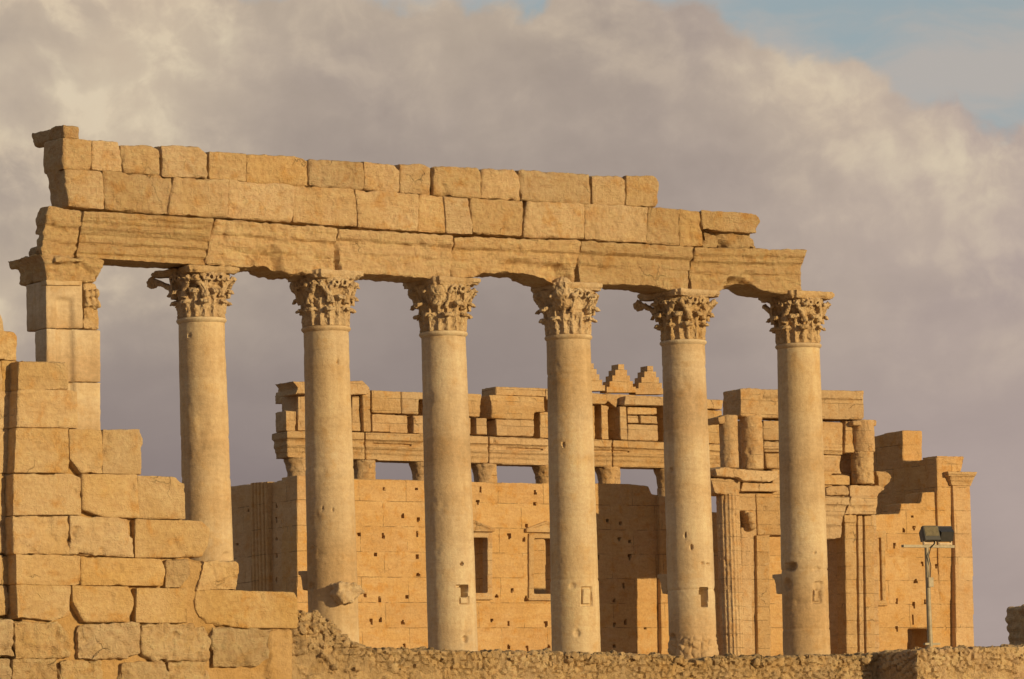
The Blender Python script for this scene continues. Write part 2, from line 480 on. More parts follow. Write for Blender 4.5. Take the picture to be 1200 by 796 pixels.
M_ASH = stone_mat('squared_block_stone', (0.57, 0.36, 0.13), (0.62, 0.42, 0.18), (0.56, 0.295, 0.08), grey=0.1, strata=0.45, bump=0.6, mott=0.6, pits=0.28, vary=0.08, cracks=0.45)
M_ASHR = stone_mat('rough_block_stone', (0.60, 0.395, 0.16), (0.66, 0.46, 0.205), (0.57, 0.345, 0.12), grey=0.06, strata=0.55, bump=0.8, mott=0.65, pits=0.22, cracks=0.5)
M_FILL = stone_mat('mud_mortar', (0.53, 0.32, 0.11), (0.57, 0.36, 0.14), (0.50, 0.29, 0.09), grey=0.1, strata=0.1, bump=0.6, mott=0.5, vary=0.02, pits=0.25)
M_TEMPLE = stone_mat('temple_wall_stone', (0.56, 0.335, 0.12), (0.60, 0.375, 0.15), (0.55, 0.285, 0.08), cracks=0.3, grey=0.15, strata=0.55, bump=0.45, mott=0.55, joints=(2.25, 1.02, 0.016, 0.75), vary=0.03, pits=0.25)
M_TCARVE = stone_mat('temple_carved_stone', joints=(1.5, 0.56, 0.010, 0.5), base=(0.545, 0.34, 0.135), alt=(0.585, 0.385, 0.165), stain=(0.54, 0.285, 0.085), grey=0.2, strata=0.4, bump=0.6, mott=0.6, vary=0.07, pits=0.4)
M_RUB = stone_mat('rubble_stone', (0.54, 0.36, 0.15), (0.61, 0.42, 0.19), (0.52, 0.32, 0.115), grey=0.25, strata=0.15, bump=0.7, mott=0.8, cells=4.5, pits=0.25)
M_GROUND = stone_mat('sandy_ground', (0.40, 0.28, 0.15), (0.45, 0.32, 0.18), (0.36, 0.25, 0.13), grey=0.2, strata=0.0, bump=0.5, mott=0.6)
M_POLE = plain_mat('grey_painted_steel', (0.36, 0.30, 0.20), 0.5)
M_LAMP = plain_mat('black_lamp_housing', (0.035, 0.032, 0.03), 0.45)
M_GLASS = plain_mat('dusty_lamp_glass', (0.16, 0.13, 0.07), 0.25)
M_BRKT = plain_mat('pale_bracket', (0.55, 0.42, 0.28), 0.6)

# ------------------------------------------------------------------ ground
def ground_z(x, y):
    g = 2.5 * sstep(y, 25, 84) + 2.3 * sstep(y, 98, 112)
    return g
ys = np.concatenate([np.linspace(-400, 0, 9), np.linspace(8, 240, 70), np.array([270, 320, 400, 600, 1000, 2000, 4500, 9000])])
xs = np.concatenate([np.array([-7000, -2500, -800, -300, -160]), np.linspace(-110, 110, 60), np.array([160, 300, 800, 2500, 7000])])
gv = np.array([(x, y, 0) for y in ys for x in xs], float)
gv[:, 2] = ground_z(gv[:, 0], gv[:, 1]) + 0.12 * fbm(gv * np.array([0.08, 0.08, 0]) + 5, 3)
nx = len(xs)
gf = [(j * nx + i, j * nx + i + 1, (j + 1) * nx + i + 1, (j + 1) * nx + i) for j in range(len(ys) - 1) for i in range(nx - 1)]
gm = bpy.data.meshes.new('ground'); gm.from_pydata(gv.tolist(), [], gf)
go = link_mesh('ground', gm, M_GROUND)
go['kind'] = 'structure'

# ================================================================== front colonnade
C = Site(600, 330, 121.0, 4.75)
GC = 'tall columns of the front colonnade'
# picture points: axis under the capital, top of capital, axis low down; per column damage
COLS = [
    dict(ax=(236, 374), top=317, low=(243.5, 640), corner=(0.90, 1.22, 0.98, 0.92), label='column nearest the corner pier, with one long volute jutting left'),
    dict(ax=(382, 384), top=322, low=(388.5, 640), corner=(0.9, 0.90, 0.92, 0.88), worn=(1,), label='column with a broken bracket stump low on its front, beside the stepped rubble heap'),
    dict(ax=(519.5, 390), top=330, low=(530.5, 750), corner=(0.9, 0.95, 0.92, 0.95), worn=(1, 2), label='column with a square dark socket low on its right, left of the temple windows'),
    dict(ax=(666, 394), top=336, low=(675, 750), corner=(0.9, 0.88, 0.88, 0.86), worn=(1, 2), label='column with a faint outlined square low on its shaft, right of the temple windows'),
    dict(ax=(800.5, 400), top=344, low=(811.5, 740), corner=(0.9, 1.15, 0.94, 0.98), label='column with a tall dark slot low on its shaft and a rough lowest drum'),
    dict(ax=(935.5, 404), top=346, low=(945, 750), corner=(0.9, 0.96, 0.92, 0.94), label='column under the free right end of the lintel, pitted and in front of the gateway'),
]
DENTS = {
    2: [('rect', 541, 686, 548, 699, 0.5), ('rect', 535, 685.5, 548, 688, 0.10), ('outline', 539, 700, 549, 708, 1.2, 0.05), ('pit', 546, 749, 4, 4, 0.10), ('pit', 541, 661, 2.2, 2.0, 0.12)],
    3: [('outline', 682, 689, 693, 709, 1.5, 0.07), ('pit', 671, 687, 4, 4, 0.03), ('pit', 660, 521, 2, 2, 0.08), ('pit', 676, 742, 4, 5, 0.04)],
    4: [('rect', 820, 689, 829, 696, 0.55), ('rect', 822, 695, 829, 711, 0.5), ('pit', 803, 627, 1.6, 3, 0.08), ('pit', 810, 641, 2, 3.5, 0.08), ('pit', 823, 660, 3, 1.2, 0.06), ('pit', 830, 661, 2, 1.2, 0.06), ('pit', 787, 551, 2.5, 3, 0.06), ('pit', 788, 746, 3, 4, 0.10)],
    5: [('pit', 927, 664, 6.5, 6, 0.16), ('rect', 920, 660, 928, 668, 0.06), ('pit', 923, 685, 5, 7, 0.12), ('pit', 959, 686, 7, 5, 0.07), ('pit', 960, 697, 5, 7, 0.06), ('pit', 957, 667, 5, 4, 0.04), ('outline', 953, 691, 962, 706, 1.6, 0.05), ('pit', 955, 648, 2, 2, 0.05)],
    1: [('pit', 396, 424, 2, 1.6, 0.08), ('pit', 378, 596, 1.5, 1.2, 0.05), ('pit', 390, 598, 1.5, 1.2, 0.05), ('pit', 366, 643, 3, 2, 0.03), ('pit', 365, 688, 4, 5, 0.06)],
    0: [('pit', 222, 393, 2.5, 2.0, 0.05), ('pit', 265, 652, 6, 6, 0.05)],
}
JOINTS = {0: (512, 561), 1: (549,), 2: (476,), 3: (440, 680), 4: (430, 505, 692, 746), 5: (668, 738)}

def leaf(bm, ang, r_at, z0, H, wid, curl, h, rng, broken=False):
    """one carved acanthus leaf: a thick tongue that follows the bell and rolls over at the tip"""
    ca, sa = math.cos(ang), math.sin(ang)
    ns, ntr = 15, 9
    front, back = [], []
    smax = rng.uniform(0.62, 0.8) if broken else 1.0
    for i in range(ns):
        s = i / (ns - 1) * smax
        if s < 0.66:
            q = s / 0.66
            z = z0 + H * 0.86 * q; rad = r_at(z) + 0.035 + 0.03 * q; nr, nz = 1.0, -0.1
        else:
            ph = (s - 0.66) / 0.34 * R_(170)
            zc = z0 + H * 0.86; rad = r_at(zc) + 0.065 + curl * (1 - math.cos(ph)); z = zc + curl * 0.95 * math.sin(ph)
            nr, nz = math.cos(ph), -math.sin(ph)
        wd = wid * (1.0 - 0.25 * s) * (0.76 + 0.26 * abs(math.sin(s * 3.6 * math.pi))) * (1.0 if s < 0.85 else 1 - 2.6 * (s - 0.85))
        rf, rb = [], []
        for k in range(ntr):
            tt = k / (ntr - 1) * 2 - 1
            th = 0.05 * (1 - 0.75 * tt * tt) + 0.024 * math.cos(tt * 2.0 * math.pi) * (1 - s * 0.4)
            x = wd * tt
            rr = rad - 0.10 * tt * tt * (0.6 if s < 0.66 else 0.25)
            for lst, o in ((rf, th), (rb, -0.05)):
                R1 = rr + o * nr; Z1 = z + o * nz
                lst.append(bm.verts.new((R1 * ca - x * sa, R1 * sa + x * ca, Z1)))
        front.append(rf); back.append(rb)
    fs = []
    for g, fl in ((front, False), (back, True)):
        for a, b in zip(g, g[1:]):
            for k in range(ntr - 1):
                q = (a[k], a[k + 1], b[k + 1], b[k])
                fs.append(bm.faces.new(q[::-1] if fl else q))
    for k in range(ntr - 1):
        fs.append(bm.faces.new((front[0][k], back[0][k], back[0][k + 1], front[0][k + 1])))
        fs.append(bm.faces.new((front[-1][k + 1], back[-1][k + 1], back[-1][k], front[-1][k])))
    for i in range(ns - 1):
        fs.append(bm.faces.new((front[i][0], front[i + 1][0], back[i + 1][0], back[i][0])))
        fs.append(bm.faces.new((front[i + 1][-1], front[i][-1], back[i][-1], back[i + 1][-1])))
    bmesh.ops.recalc_face_normals(bm, faces=fs)

def build_capital(t, zb, zt, r0, corners, rng, sx, worn=()):
    h = zt - zb
    def r_at(z):
        q = (z - zb) / h
        return r0 * (0.87 + 0.04 * sstep(np.array(q), 0.2, 0.6) + 0.42 * sstep(np.array(q), 0.45, 0.95))
    bm = bmesh.new()
    prof = [(r0 * 0.98, zb)] + [(float(r_at(zb + h * q)), zb + h * q) for q in np.linspace(0.03, 0.88, 12)]
    add_lathe(bm, (0, 0, 0), prof, 40)
    for k in range(8):
        leaf(bm, R_(22.5 + 45 * k), r_at, zb + 0.01, 0.29 * h, 0.185, 0.085, h, rng, rng.random() < 0.10)
    for k in range(8):
        leaf(bm, R_(45 * k), r_at, zb + 0.02, 0.50 * h, 0.185, 0.115, h, rng, rng.random() < 0.12)
    for k in range(8):
        leaf(bm, R_(22.5 + 45 * k), r_at, zb + 0.3 * h, 0.46 * h, 0.10, 0.075, h, rng, rng.random() < 0.25)
    for k in range(4):                                   # corner volutes, most of them broken off
        if k in worn: continue
        th = R_(45 + 90 * k); c = np.array([math.cos(th), math.sin(th)]); Rk = corners[k]
        for sgn in (-1, 1):
            tn = np.array([-c[1], c[0]]) * sgn
            path, rad = [], []
            for i in range(22):
                s = i / 21
                if s < 0.6:
                    q = s / 0.6
                    r = 0.52 + (Rk - 0.66) * q ** 1.7 + 0.06; z = zb + h * (0.40 + 0.40 * q ** 0.7); lat = 0.24 * (1 - q) + 0.055
                else:
                    ph = (s - 0.6) / 0.4 * 2 * math.pi * 1.1
                    rr = 0.115 * (1 - 0.55 * (s - 0.6) / 0.4)
                    r = (Rk - 0.06) + rr * math.sin(ph); z = zb + h * 0.755 + rr * math.cos(ph) ; lat = 0.05
                if Rk < 1.0 and s > 0.58: break
                path.append((c[0] * r + tn[0] * lat, c[1] * r + tn[1] * lat, z)); rad.append(0.085 - 0.03 * s)
            add_tube(bm, path, rad)
        if Rk > 1.0:                                     # leaf under the long volute
            add_tube(bm, [(c[0] * r_, c[1] * r_, zb + h * z_) for r_, z_ in ((0.55, 0.50), (0.66, 0.60), (0.80, 0.68), (0.95, 0.735), (1.06, 0.75))], [0.12, 0.11, 0.085, 0.06, 0.035])
        # helices curling under the middle of each side
        th2 = R_(90 * k); c2 = np.array([math.cos(th2), math.sin(th2)]); t2 = np.array([-c2[1], c2[0]])
        for sgn in (-1, 1):
            path = []
            for i in range(20):
                s = i / 19
                if s < 0.45:
                    q = s / 0.45; lat = 0.30 - 0.10 * q; z = zb + h * (0.42 + 0.35 * q); r = 0.56 + 0.14 * q
                else:
                    ph = (s - 0.45) / 0.55 * 2 * math.pi; rr = 0.085 * (1 - 0.4 * (s - 0.45) / 0.55)
                    lat = 0.115 + rr * math.cos(ph); z = zb + h * 0.77 + rr * math.sin(ph); r = 0.71
                path.append((c2[0] * r + t2[0] * lat * sgn, c2[1] * r + t2[1] * lat * sgn, z))
            add_tube(bm, path, 0.04)
    for k in worn:                                       # corners weathered down to a shapeless lump
        th = R_(45 + 90 * k)
        for r_, z_, q_ in ((0.50, 0.66, 0.26), (0.60, 0.80, 0.27), (0.62, 0.93, 0.24)):
            bmesh.ops.create_icosphere(bm, subdivisions=3, radius=q_, matrix=Matrix.Translation((math.cos(th) * r_, math.sin(th) * r_, zb + h * z_)))
    me = remesh(bm, 0.016)
    sd = rng.random() * 50
    def lace(v, n):
        zq = (v[:, 2] - zb) / h
        k1 = pnoise(v * np.array([10.5, 10.5, 6.5]) + sd); k2 = pnoise(v * 19 + sd)
        cut = 0.026 * sstep(k1, 0.0, 0.35) + 0.012 * k2
        return v - n * (cut * (0.35 + 0.65 * sstep(zq, 0.02, 0.1)))[:, None]
    weather(me, 0.012, 0.25, 1, 0.0, lace, None, 1.6)
    cap = link_mesh('capital', me, M_CAP, t)
    # abacus: a slab with hollow sides and horned corners, its corners knocked off to different lengths
    bm = bmesh.new()
    def ring(z, sc):
        pts = []
        for k in range(4):
            th = R_(90 * k)
            c, tn = np.array([math.cos(th), math.sin(th)]), np.array([-math.sin(th), math.cos(th)])
            for i in range(12):
                q = i / 12 * 2 - 1
                pnt = c * (0.68 + 0.20 * q * q) + tn * q * 0.88
                Rc = corners[(k - 1) % 4] if q < 0 else corners[k]
                m = np.hypot(*pnt)
                lim = max(0.72, Rc + 0.05 * math.sin(i * 2.1 + k) + rng.uniform(-0.03, 0.03))
                if m > lim: pnt = pnt * lim / m
                pts.append(np.array([pnt[0] * sc, pnt[1] * sc, z]))
        return pts
    add_prism(bm, ring(zb + 0.86 * h, 0.95), np.array([0, 0, 0.075 * h]))
    add_prism(bm, ring(zb + 0.915 * h, 1.0), np.array([0, 0, 0.085 * h + 0.004]))
    me = remesh(bm, 0.026)
    weather(me, 0.022, 0.5, 2, 0.012, None, None, 2.6)
    link_mesh('abacus', me, M_CAP, cap)
    return cap

def build_column(idx, d):
    rng = random.Random(100 + idx)
    top = C.f(*d['ax']); low = C.f(*d['low'])
    x0 = top[0]; zt = C.f(d['ax'][0], d['top'])[2]; zs = top[2]
    k = (low[0] - top[0]) / (top[2] - low[2])            # each shaft leans a little
    t = thing(C, 'column', d['label'], 'column', x0, 0.0, GC)
    rt, rb = 0.548, 0.612
    seg = 160
    zlist = np.concatenate([np.arange(0.55, 4.6, 0.028), np.arange(4.6, zs - 0.12, 0.05), np.array([zs - 0.12])])
    H = zs - 0.55
    jz = [C.f(d['ax'][0], y)[2] for y in JOINTS[idx]]
    th = np.linspace(0, 2 * np.pi, seg, endpoint=False)
    Z, T = np.meshgrid(zlist, th, indexing='ij')
    q = (Z - 0.55) / H
    Rr = rb + (rt - rb) * (0.55 * q + 0.45 * q * q)
    for z in jz:
        Rr -= 0.016 * np.exp(-((Z - z) / 0.03) ** 2)
    for i, z in enumerate(sorted(jz)):
        Rr += (0.006 if i % 2 else -0.006) * (Z > z)
    P = np.stack([np.cos(T) * Rr, np.sin(T) * Rr, Z], -1).reshape(-1, 3)
    N = np.stack([np.cos(T), np.sin(T), 0 * T], -1).reshape(-1, 3)
    sd = idx * 13.7
    hh = 0.005 * fbm(P * 0.9 + sd, 3) + 0.003 * fbm(P * np.array([1, 1, 4.0]) * 1.5 + sd, 3) + 0.002 * fbm(P * 7 + sd, 2)
    hh -= 0.045 * np.maximum(0, fbm(P * 1.6 + sd + 40, 3) - 0.36)
    pw_ = C.P + UX * (P[:, 0] + x0)[:, None] + NY * P[:, 1][:, None] + np.array([0, 0, 1]) * P[:, 2][:, None]
    pw_ = pw_ + UX * (k * (zs - P[:, 2]))[:, None]
    X, Y = project(pw_)
    nw = UX * N[:, 0][:, None] + NY * N[:, 1][:, None]
    facing = nw[:, 1] < 0.05
    if idx == 4:                                        # rough lowest drum
        z746 = C.f(811, 746)[2]
        rgh = sstep(z746 - P[:, 2], -0.02, 0.08)
        f1, f21, cv_ = voronoi2(T.ravel() * 0.6, P[:, 2], 0.22, 5)
        hh += rgh * (0.07 * fbm(P * 3.2 + 3, 3) - 0.02 + 0.03 * sstep(f21, 0, 0.3))
    for dn in DENTS.get(idx, ()):
        if dn[0] == 'rect':
            _, a, b, c, e, dep = dn
            m = sstep(X, a - 0.5, a + 0.3) * sstep(-X, -c - 0.5, -c + 0.3) * sstep(Y, b - 0.5, b + 0.3) * sstep(-Y, -e - 0.5, -e + 0.3)
        elif dn[0] == 'pit':
            _, a, b, rx, ry, dep = dn
            rr = np.hypot((X - a) / rx, (Y - b) / ry) + 0.25 * fbm(P * 8, 2)
            m = 1 - sstep(rr, 0.55, 1.1)
        else:
            _, a, b, c, e, wd, dep = dn
            dd = np.maximum(np.abs(X - (a + c) / 2) - (c - a) / 2, np.abs(Y - (b + e) / 2) - (e - b) / 2)
            m = 1 - sstep(np.abs(dd), wd * 0.3, wd * 0.9)
        hh = hh - np.where(facing, m * dep, 0)
    P = P + N * hh[:, None]
    P[:, 0] += k * (zs - P[:, 2])
    # astragal
    nz = len(zlist)
    faces = [(i * seg + j, i * seg + (j + 1) % seg, (i + 1) * seg + (j + 1) % seg, (i + 1) * seg + j) for i in range(nz - 1) for j in range(seg)]
    faces.append(tuple(range((nz - 1) * seg, nz * seg)))
    faces.append(tuple(range(seg - 1, -1, -1)))
    me = bpy.data.meshes.new('shaft'); me.from_pydata(P.tolist(), [], faces)
    shaft = link_mesh('shaft', me, M_COL, t)
    bm = bmesh.new()
    add_lathe(bm, (0, 0, zs), [(rt - 0.02, -0.13), (rt + 0.005, -0.12), (rt + 0.045, -0.075), (rt + 0.055, -0.045), (rt + 0.04, -0.01), (rt - 0.02, 0.01)], 48)
    me = bpy.data.meshes.new('astragal'); bm.to_mesh(me); bm.free()
    v = get_v(me); v += (0.012 * fbm(v * 4 + idx, 2))[:, None] * np.array([1, 1, 0.3]); set_v(me, v)
    link_mesh('astragal', me, M_COL, shaft)
    bm = bmesh.new()
    xb = k * zs
    add_prism(bm, [(xb - 0.85, -0.85, -0.2), (xb + 0.85, -0.85, -0.2), (xb + 0.85, 0.85, -0.2), (xb - 0.85, 0.85, -0.2)], np.array([0, 0, 0.4]))
    add_lathe(bm, (xb, 0, 0), [(0.80, 0.15), (0.84, 0.25), (0.78, 0.33), (0.69, 0.38), (0.70, 0.43), (0.73, 0.48), (0.70, 0.54), (0.62, 0.60)], 40)
    me = remesh(bm, 0.05); weather(me, 0.02, 0.6, 4)
    link_mesh('base', me, M_COL, t)
    build_capital(t, zs - 0.01, zt + 0.03, rt, d['corner'], rng, x0, d.get('worn', ()))
    return t, x0, k, zs
cols = [build_column(i, d) for i, d in enumerate(COLS)]

def side_bracket(ci, yt, yb, reach):
    """moulded statue bracket on the shaded left side of a shaft"""
    t, x0, k, zs = cols[ci]
    zt, zb = C.f(COLS[ci]['low'][0], yt)[2], C.f(COLS[ci]['low'][0], yb)[2]
    xs_ = x0 + k * (zs - zt)
    dr = np.array([-0.50, 0.866, 0]); pr = np.array([0.866, 0.50, 0])
    o = np.array([xs_, 0, 0]) - pr * 0.24
    def pt(r, z): return o + dr * r + np.array([0, 0, z])
    h = zt - zb
    prs = [([pt(0.4, zt), pt(0.6 + reach, zt), pt(0.6 + reach, zt - 0.2 * h), pt(0.4, zt - 0.2 * h)], pr * 0.48),
           ([pt(0.4, zt - 0.18 * h), pt(0.6 + reach * 0.8, zt - 0.18 * h), pt(0.6 + reach * 0.55, zt - 0.6 * h), pt(0.4, zt - 0.6 * h)], pr * 0.46),
           ([pt(0.4, zt - 0.55 * h), pt(0.6 + reach * 0.62, zt - 0.6 * h), pt(0.6 + reach * 0.5, zb), pt(0.4, zb)], pr * 0.44)]
    stone('bracket', t, prs, M_COL, 0.03, 0.012, 0.5, 2)
side_bracket(1, 668, 691, 0.20); side_bracket(4, 672, 695, 0.22); side_bracket(5, 672, 695, 0.20)
t1 = cols[1][0]
stone('broken_bracket', t1, [FP(C, [(397, 684), (411, 683), (425, 685), (428, 694), (422, 700), (413, 707), (402, 706), (399, 697)], 0.84, 0.55)], M_CAP, 0.026, 0.09, 0.7, 3, chip=1.6)

# ------------------------------------------------------------------ lintel course
AB = C.f(600, 300)
ent = thing(C, 'colonnade_lintel', 'long weathered lintel carrying two block courses on the row of columns', 'lintel', cols[2][1], 0.0)
DF = 0.56
def undercut(amp):
    def f(v, n):
        return v
    return f
def beam(poly, cornice=None, bands=(), thick=1.12, bites=(), cut=0.75, wmin=0.28, **kw):
    """one lintel stone: traced front, a projecting cornice along its top, shallow stepped bands below"""
    poly = [(x + (0.9 if x > (poly[0][0] + max(q[0] for q in poly)) / 2 else -0.9), y) for x, y in poly]
    prs = [FP(C, poly, DF, thick)]
    if cornice:
        for c, d in cornice:
            prs.append(FP(C, c, DF + d, thick + 2 * d))
    ln = [(C.f(b[0][0], b[0][1], DF), C.f(b[1][0], b[1][1], DF)) for b in bands]
    xa = [C.f(q[0], q[1], DF) for q in poly]
    def post(v, n):
        fr = (n[:, 1] < -0.35)
        for a, b in ln:                                  # a worn step line cut along the face
            zz = a[2] + (b[2] - a[2]) * (v[:, 0] - a[0]) / (b[0] - a[0])
            wob = 0.03 * pnoise(np.stack([v[:, 0] * 1.5, 0 * zz, 0 * zz + a[2]], -1))
            dz_ = v[:, 2] - zz - wob
            wear = wmin + (1 - wmin) * sstep(fbm(v * np.array([0.9, 0, 0.9]) + a[2] * 7, 2), -0.2, 0.3)
            v[:, 1] += np.where(fr, cut * 0.06 * wear * sstep(-dz_, 0.0, 0.04) * sstep(dz_, -0.45, -0.05), 0)
            v[:, 1] += np.where(fr, cut * 0.09 * wear * np.exp(-(dz_ / 0.030) ** 2), 0)
        for bx, by, rx, rz, dep in bites:
            c = C.f(bx, by, DF)
            rr = np.hypot((v[:, 0] - c[0]) / rx, (v[:, 2] - c[2]) / rz) + 0.35 * fbm(v * 3, 2)
            v[:, 1] += np.where(fr, dep * (1 - sstep(rr, 0.5, 1.1)), 0)
        return v
    kw = dict(dict(vox=0.036, rough=0.027, erode=0.4, iters=2, strata=0.020, chip=1.0), **kw)
    return stone('lintel_stone', ent, prs, M_LINTEL, post=post, **kw)
beam([(60, 243), (97, 247.5), (92, 278), (87, 303), (50, 299), (54, 268)], [([(57, 242), (97.5, 247), (95, 266), (55, 262)], 0.05)], [((55, 264), (95, 268)), ((50, 283), (90, 287))], thick=0.34, rough=0.05)
stone('lintel_stone', ent, [FP(C, [(57, 243), (97, 248), (93, 268), (88, 276), (56, 272)], DF - 0.1, 0.62)], M_LINTEL, 0.04, 0.05, 0.7, 4, strata=0.02)
beam([(99, 248), (250, 256), (246, 280), (241, 310.5), (122, 303.5), (91, 301), (95, 276)],
     [([(98.5, 247), (251, 256), (250.5, 262), (97.5, 253)], 0.17), ([(98, 252), (250, 261), (248.5, 268), (96.5, 259)], 0.13), ([(97, 258), (248.5, 267), (246.5, 277), (95, 268)], 0.075)],
     [((95, 285), (243, 293)), ((94, 275), (246, 283)), ((93, 297), (242, 303.5))], erode=0.3, iters=1, rough=0.02, strata=0.012, vox=0.032, cut=0.95, wmin=0.7)
beam([(251.5, 256.5), (395, 268), (390, 296), (387, 320), (345, 322), (320, 317), (315, 312.5), (300, 314), (273, 313), (242.5, 310.5), (247, 281)],
     [([(251.5, 256), (395.5, 267.5), (394.5, 284), (250, 273)], 0.05)], [((250, 274), (393, 285)), ((248, 292), (390, 303))], rough=0.055, bites=((318, 314, 0.35, 0.5, 0.22), (290, 300, 0.6, 0.3, 0.10)))
beam([(397, 268), (531.5, 277), (529, 300), (527, 327), (500, 325.5), (460, 323), (416, 320.5), (389.5, 319), (392, 296)],
     [([(397, 267.5), (532, 276.5), (531, 289), (396, 280)], 0.07)], [((396, 281), (530, 290)), ((393, 296), (528, 305))], rough=0.04, bites=((394, 312, 0.12, 0.6, 0.2),))
beam([(533.5, 277.5), (680, 282.5), (676, 310), (672, 333), (651, 333), (638, 327), (622, 320.5), (590, 319.5), (568, 320), (556, 325), (529, 329), (531, 300)],
     [([(533.5, 277), (681, 282), (679.5, 296), (532, 291)], 0.07)], [((532, 292), (679, 297)), ((531, 306), (676, 311))], rough=0.04, bites=((650, 322, 0.5, 0.4, 0.25), (610, 314, 0.7, 0.25, 0.12)))
beam([(681.5, 282.5), (813, 290), (809, 312), (805, 341), (783, 340), (759, 335), (735, 334), (702, 333), (690, 337), (674, 334), (677, 310)],
     [([(682, 282), (814, 289.5), (812, 304), (680.5, 296)], 0.08)], [((680, 297), (812, 305)), ((678, 311), (810, 318))], rough=0.032, bites=((676, 322, 0.10, 0.5, 0.25),))
beam([(815, 290.5), (943, 293), (938, 318), (940, 343), (916, 345), (893, 341), (881, 333.5), (863, 333.5), (851, 339), (836, 345), (807, 342), (811, 312)],
     [([(815, 290), (946, 293), (943, 300), (814, 298)], 0.14), ([(814, 297), (943, 300), (940, 309), (813, 306)], 0.07)], [((812, 308), (939, 311)), ((811, 320), (938, 323))], rough=0.032, bites=((868, 338, 0.5, 0.3, 0.35), (878, 325, 0.4, 0.18, 0.12), (805, 335, 0.12, 0.4, 0.2)))

def blk(poly, d=0.46, thick=0.95, mat=None, **kw):
    kw = dict(dict(vox=0.042, rough=0.032, erode=0.7, iters=5, strata=0.006, chip=1.4), **kw)
    return stone('stone_block', ent, [FP(C, grow(poly, 1.1), d, thick)], mat or M_UPPER, **kw)
# second course
blk([(75, 197.5), (119.5, 200.5), (122.5, 222), (122.5, 244.5), (81, 242), (79, 222)], 0.48, 0.85)
blk([(121, 200.5), (203, 207), (199.5, 232), (197, 250.5), (124, 245), (123.5, 222)])
blk([(204.5, 207), (267, 211.5), (267.5, 255), (198.5, 251), (200.5, 232)], 0.50)
blk([(268, 211.5), (344.5, 217.5), (343.5, 259.5), (268.5, 255)])
blk([(345.5, 217.5), (415, 222.5), (418, 240), (419.5, 265.5), (344.5, 260)], 0.44)
blk([(417, 223), (491, 228), (489.5, 270.5), (421, 266), (420, 240)], 0.49)
blk([(492, 228), (519, 230.5), (523, 272), (490.5, 270.5)], 0.43, rough=0.02)
blk([(521.5, 231), (549, 233), (554, 273.5), (524.5, 272.5)], 0.48, rough=0.02)
blk([(552, 233), (612, 235.5), (611, 276), (555, 273.5)], 0.47)
blk([(619, 236), (684, 239.5), (686, 279), (614, 277)], 0.46)
blk([(686, 239.5), (759.5, 243), (757.5, 284), (687, 280)], 0.48)
blk([(760.5, 243), (796, 246), (796, 287), (758.5, 284.5)], 0.46)
blk([(797, 246.5), (820, 248.5), (824, 288), (797, 287)], 0.48)
blk([(822, 248), (886, 251), (890, 260), (886, 272.5), (840, 270), (825, 268)], 0.47)
blk([(825.5, 270), (878, 272.5), (882, 280), (886, 291), (824.5, 288.5)], 0.24, 0.7, rough=0.085, chip=1.8, iters=3, mat=M_LINTEL)
# top course
blk([(75, 147), (92, 149), (91.5, 163), (77, 162)], 0.46, 1.55)
blk([(75, 161.5), (107, 165.5), (106.5, 199), (75, 197.5)], 0.50, 1.0)
blk([(109, 165), (138, 167), (141, 180), (144, 200), (108, 198.5)], 0.40)
blk([(142.5, 171), (175, 170.5), (186, 176), (188, 205), (147, 201), (143, 185)], 0.46)
blk([(189, 171), (233, 173), (243, 182), (244, 209), (190.5, 206), (192, 188)], 0.52)
blk([(246, 178), (288.5, 181), (289.5, 212.5), (246, 209)], 0.43)
blk([(289.5, 181.5), (345, 183.5), (359, 190), (361, 218.5), (290, 213)], 0.47)
blk([(362.5, 187.5), (425.5, 190.5), (427, 222.5), (363, 218)], 0.46)
blk([(427.5, 190.5), (462, 193.5), (468, 200), (467, 225), (428, 222.5)], 0.43)
blk([(470, 193), (497, 192.5), (505, 197), (504, 228), (470, 225.5)], 0.41)
blk([(509.5, 196), (560, 197), (563.5, 203), (564, 232), (509, 228)], 0.50)
blk([(565.5, 198), (602, 199.5), (608, 206), (609.5, 235), (566, 231)], 0.46)
blk([(609.5, 200), (650, 202.5), (691, 204.5), (692.5, 239), (612, 235)], 0.46)
blk([(694.5, 206), (728, 207.5), (732.5, 212), (733, 240), (696, 239)], 0.44)
blk([(735, 207), (766, 207.5), (771, 214), (769, 242), (735, 240)], 0.47)

# ------------------------------------------------------------------ corner pier at the left end
pier = thing(C, 'corner_pier', 'square corner pier with recessed panel and crumbling capital at the left end of the lintel', 'pier', C.f(86, 440)[0], 0.0)
DP = 0.52
def panel_cut(v, n):
    a, b = C.f(66, 400, DP), C.f(88, 400, DP)
    zt = C.f(70, 347, DP)[2]
    ins = sstep(v[:, 0], a[0] - 0.04, a[0] + 0.10) * sstep(-v[:, 0], -b[0] - 0.01, -b[0] + 0.11) * sstep(-v[:, 2], -zt - 0.02, -zt + 0.12)
    v[:, 1] += np.where(n[:, 1] < -0.4, 0.09 * ins, 0)
    return v
for poly, th in (([(54, 329), (97, 330), (97.5, 385), (54.5, 384.5)], 0.98), ([(54.5, 385.0), (118, 386.5), (118.5, 448), (55, 447)], 0.58),
                 ([(55, 447.6), (118.5, 448.4), (119, 520), (56, 519)], 0.9), ([(56, 520.5), (119, 521), (121, 620), (58, 620)], 0.9), ([(58, 621), (121, 621), (124, 830), (62, 830)], 0.9)):
    stone('pier_block', pier, [FP(C, poly, DP, th)], M_COL, 0.035, 0.01, 0.35, 3, post=panel_cut, strata=0.004)
stone('pier_block', pier, [FP(C, [(98, 331), (113, 332), (116, 345), (112, 352), (116, 365), (116.5, 386), (98, 385)], DP - 0.12, 0.8)], M_CAP, 0.03, 0.03, 0.6, 4, chip=2.0)
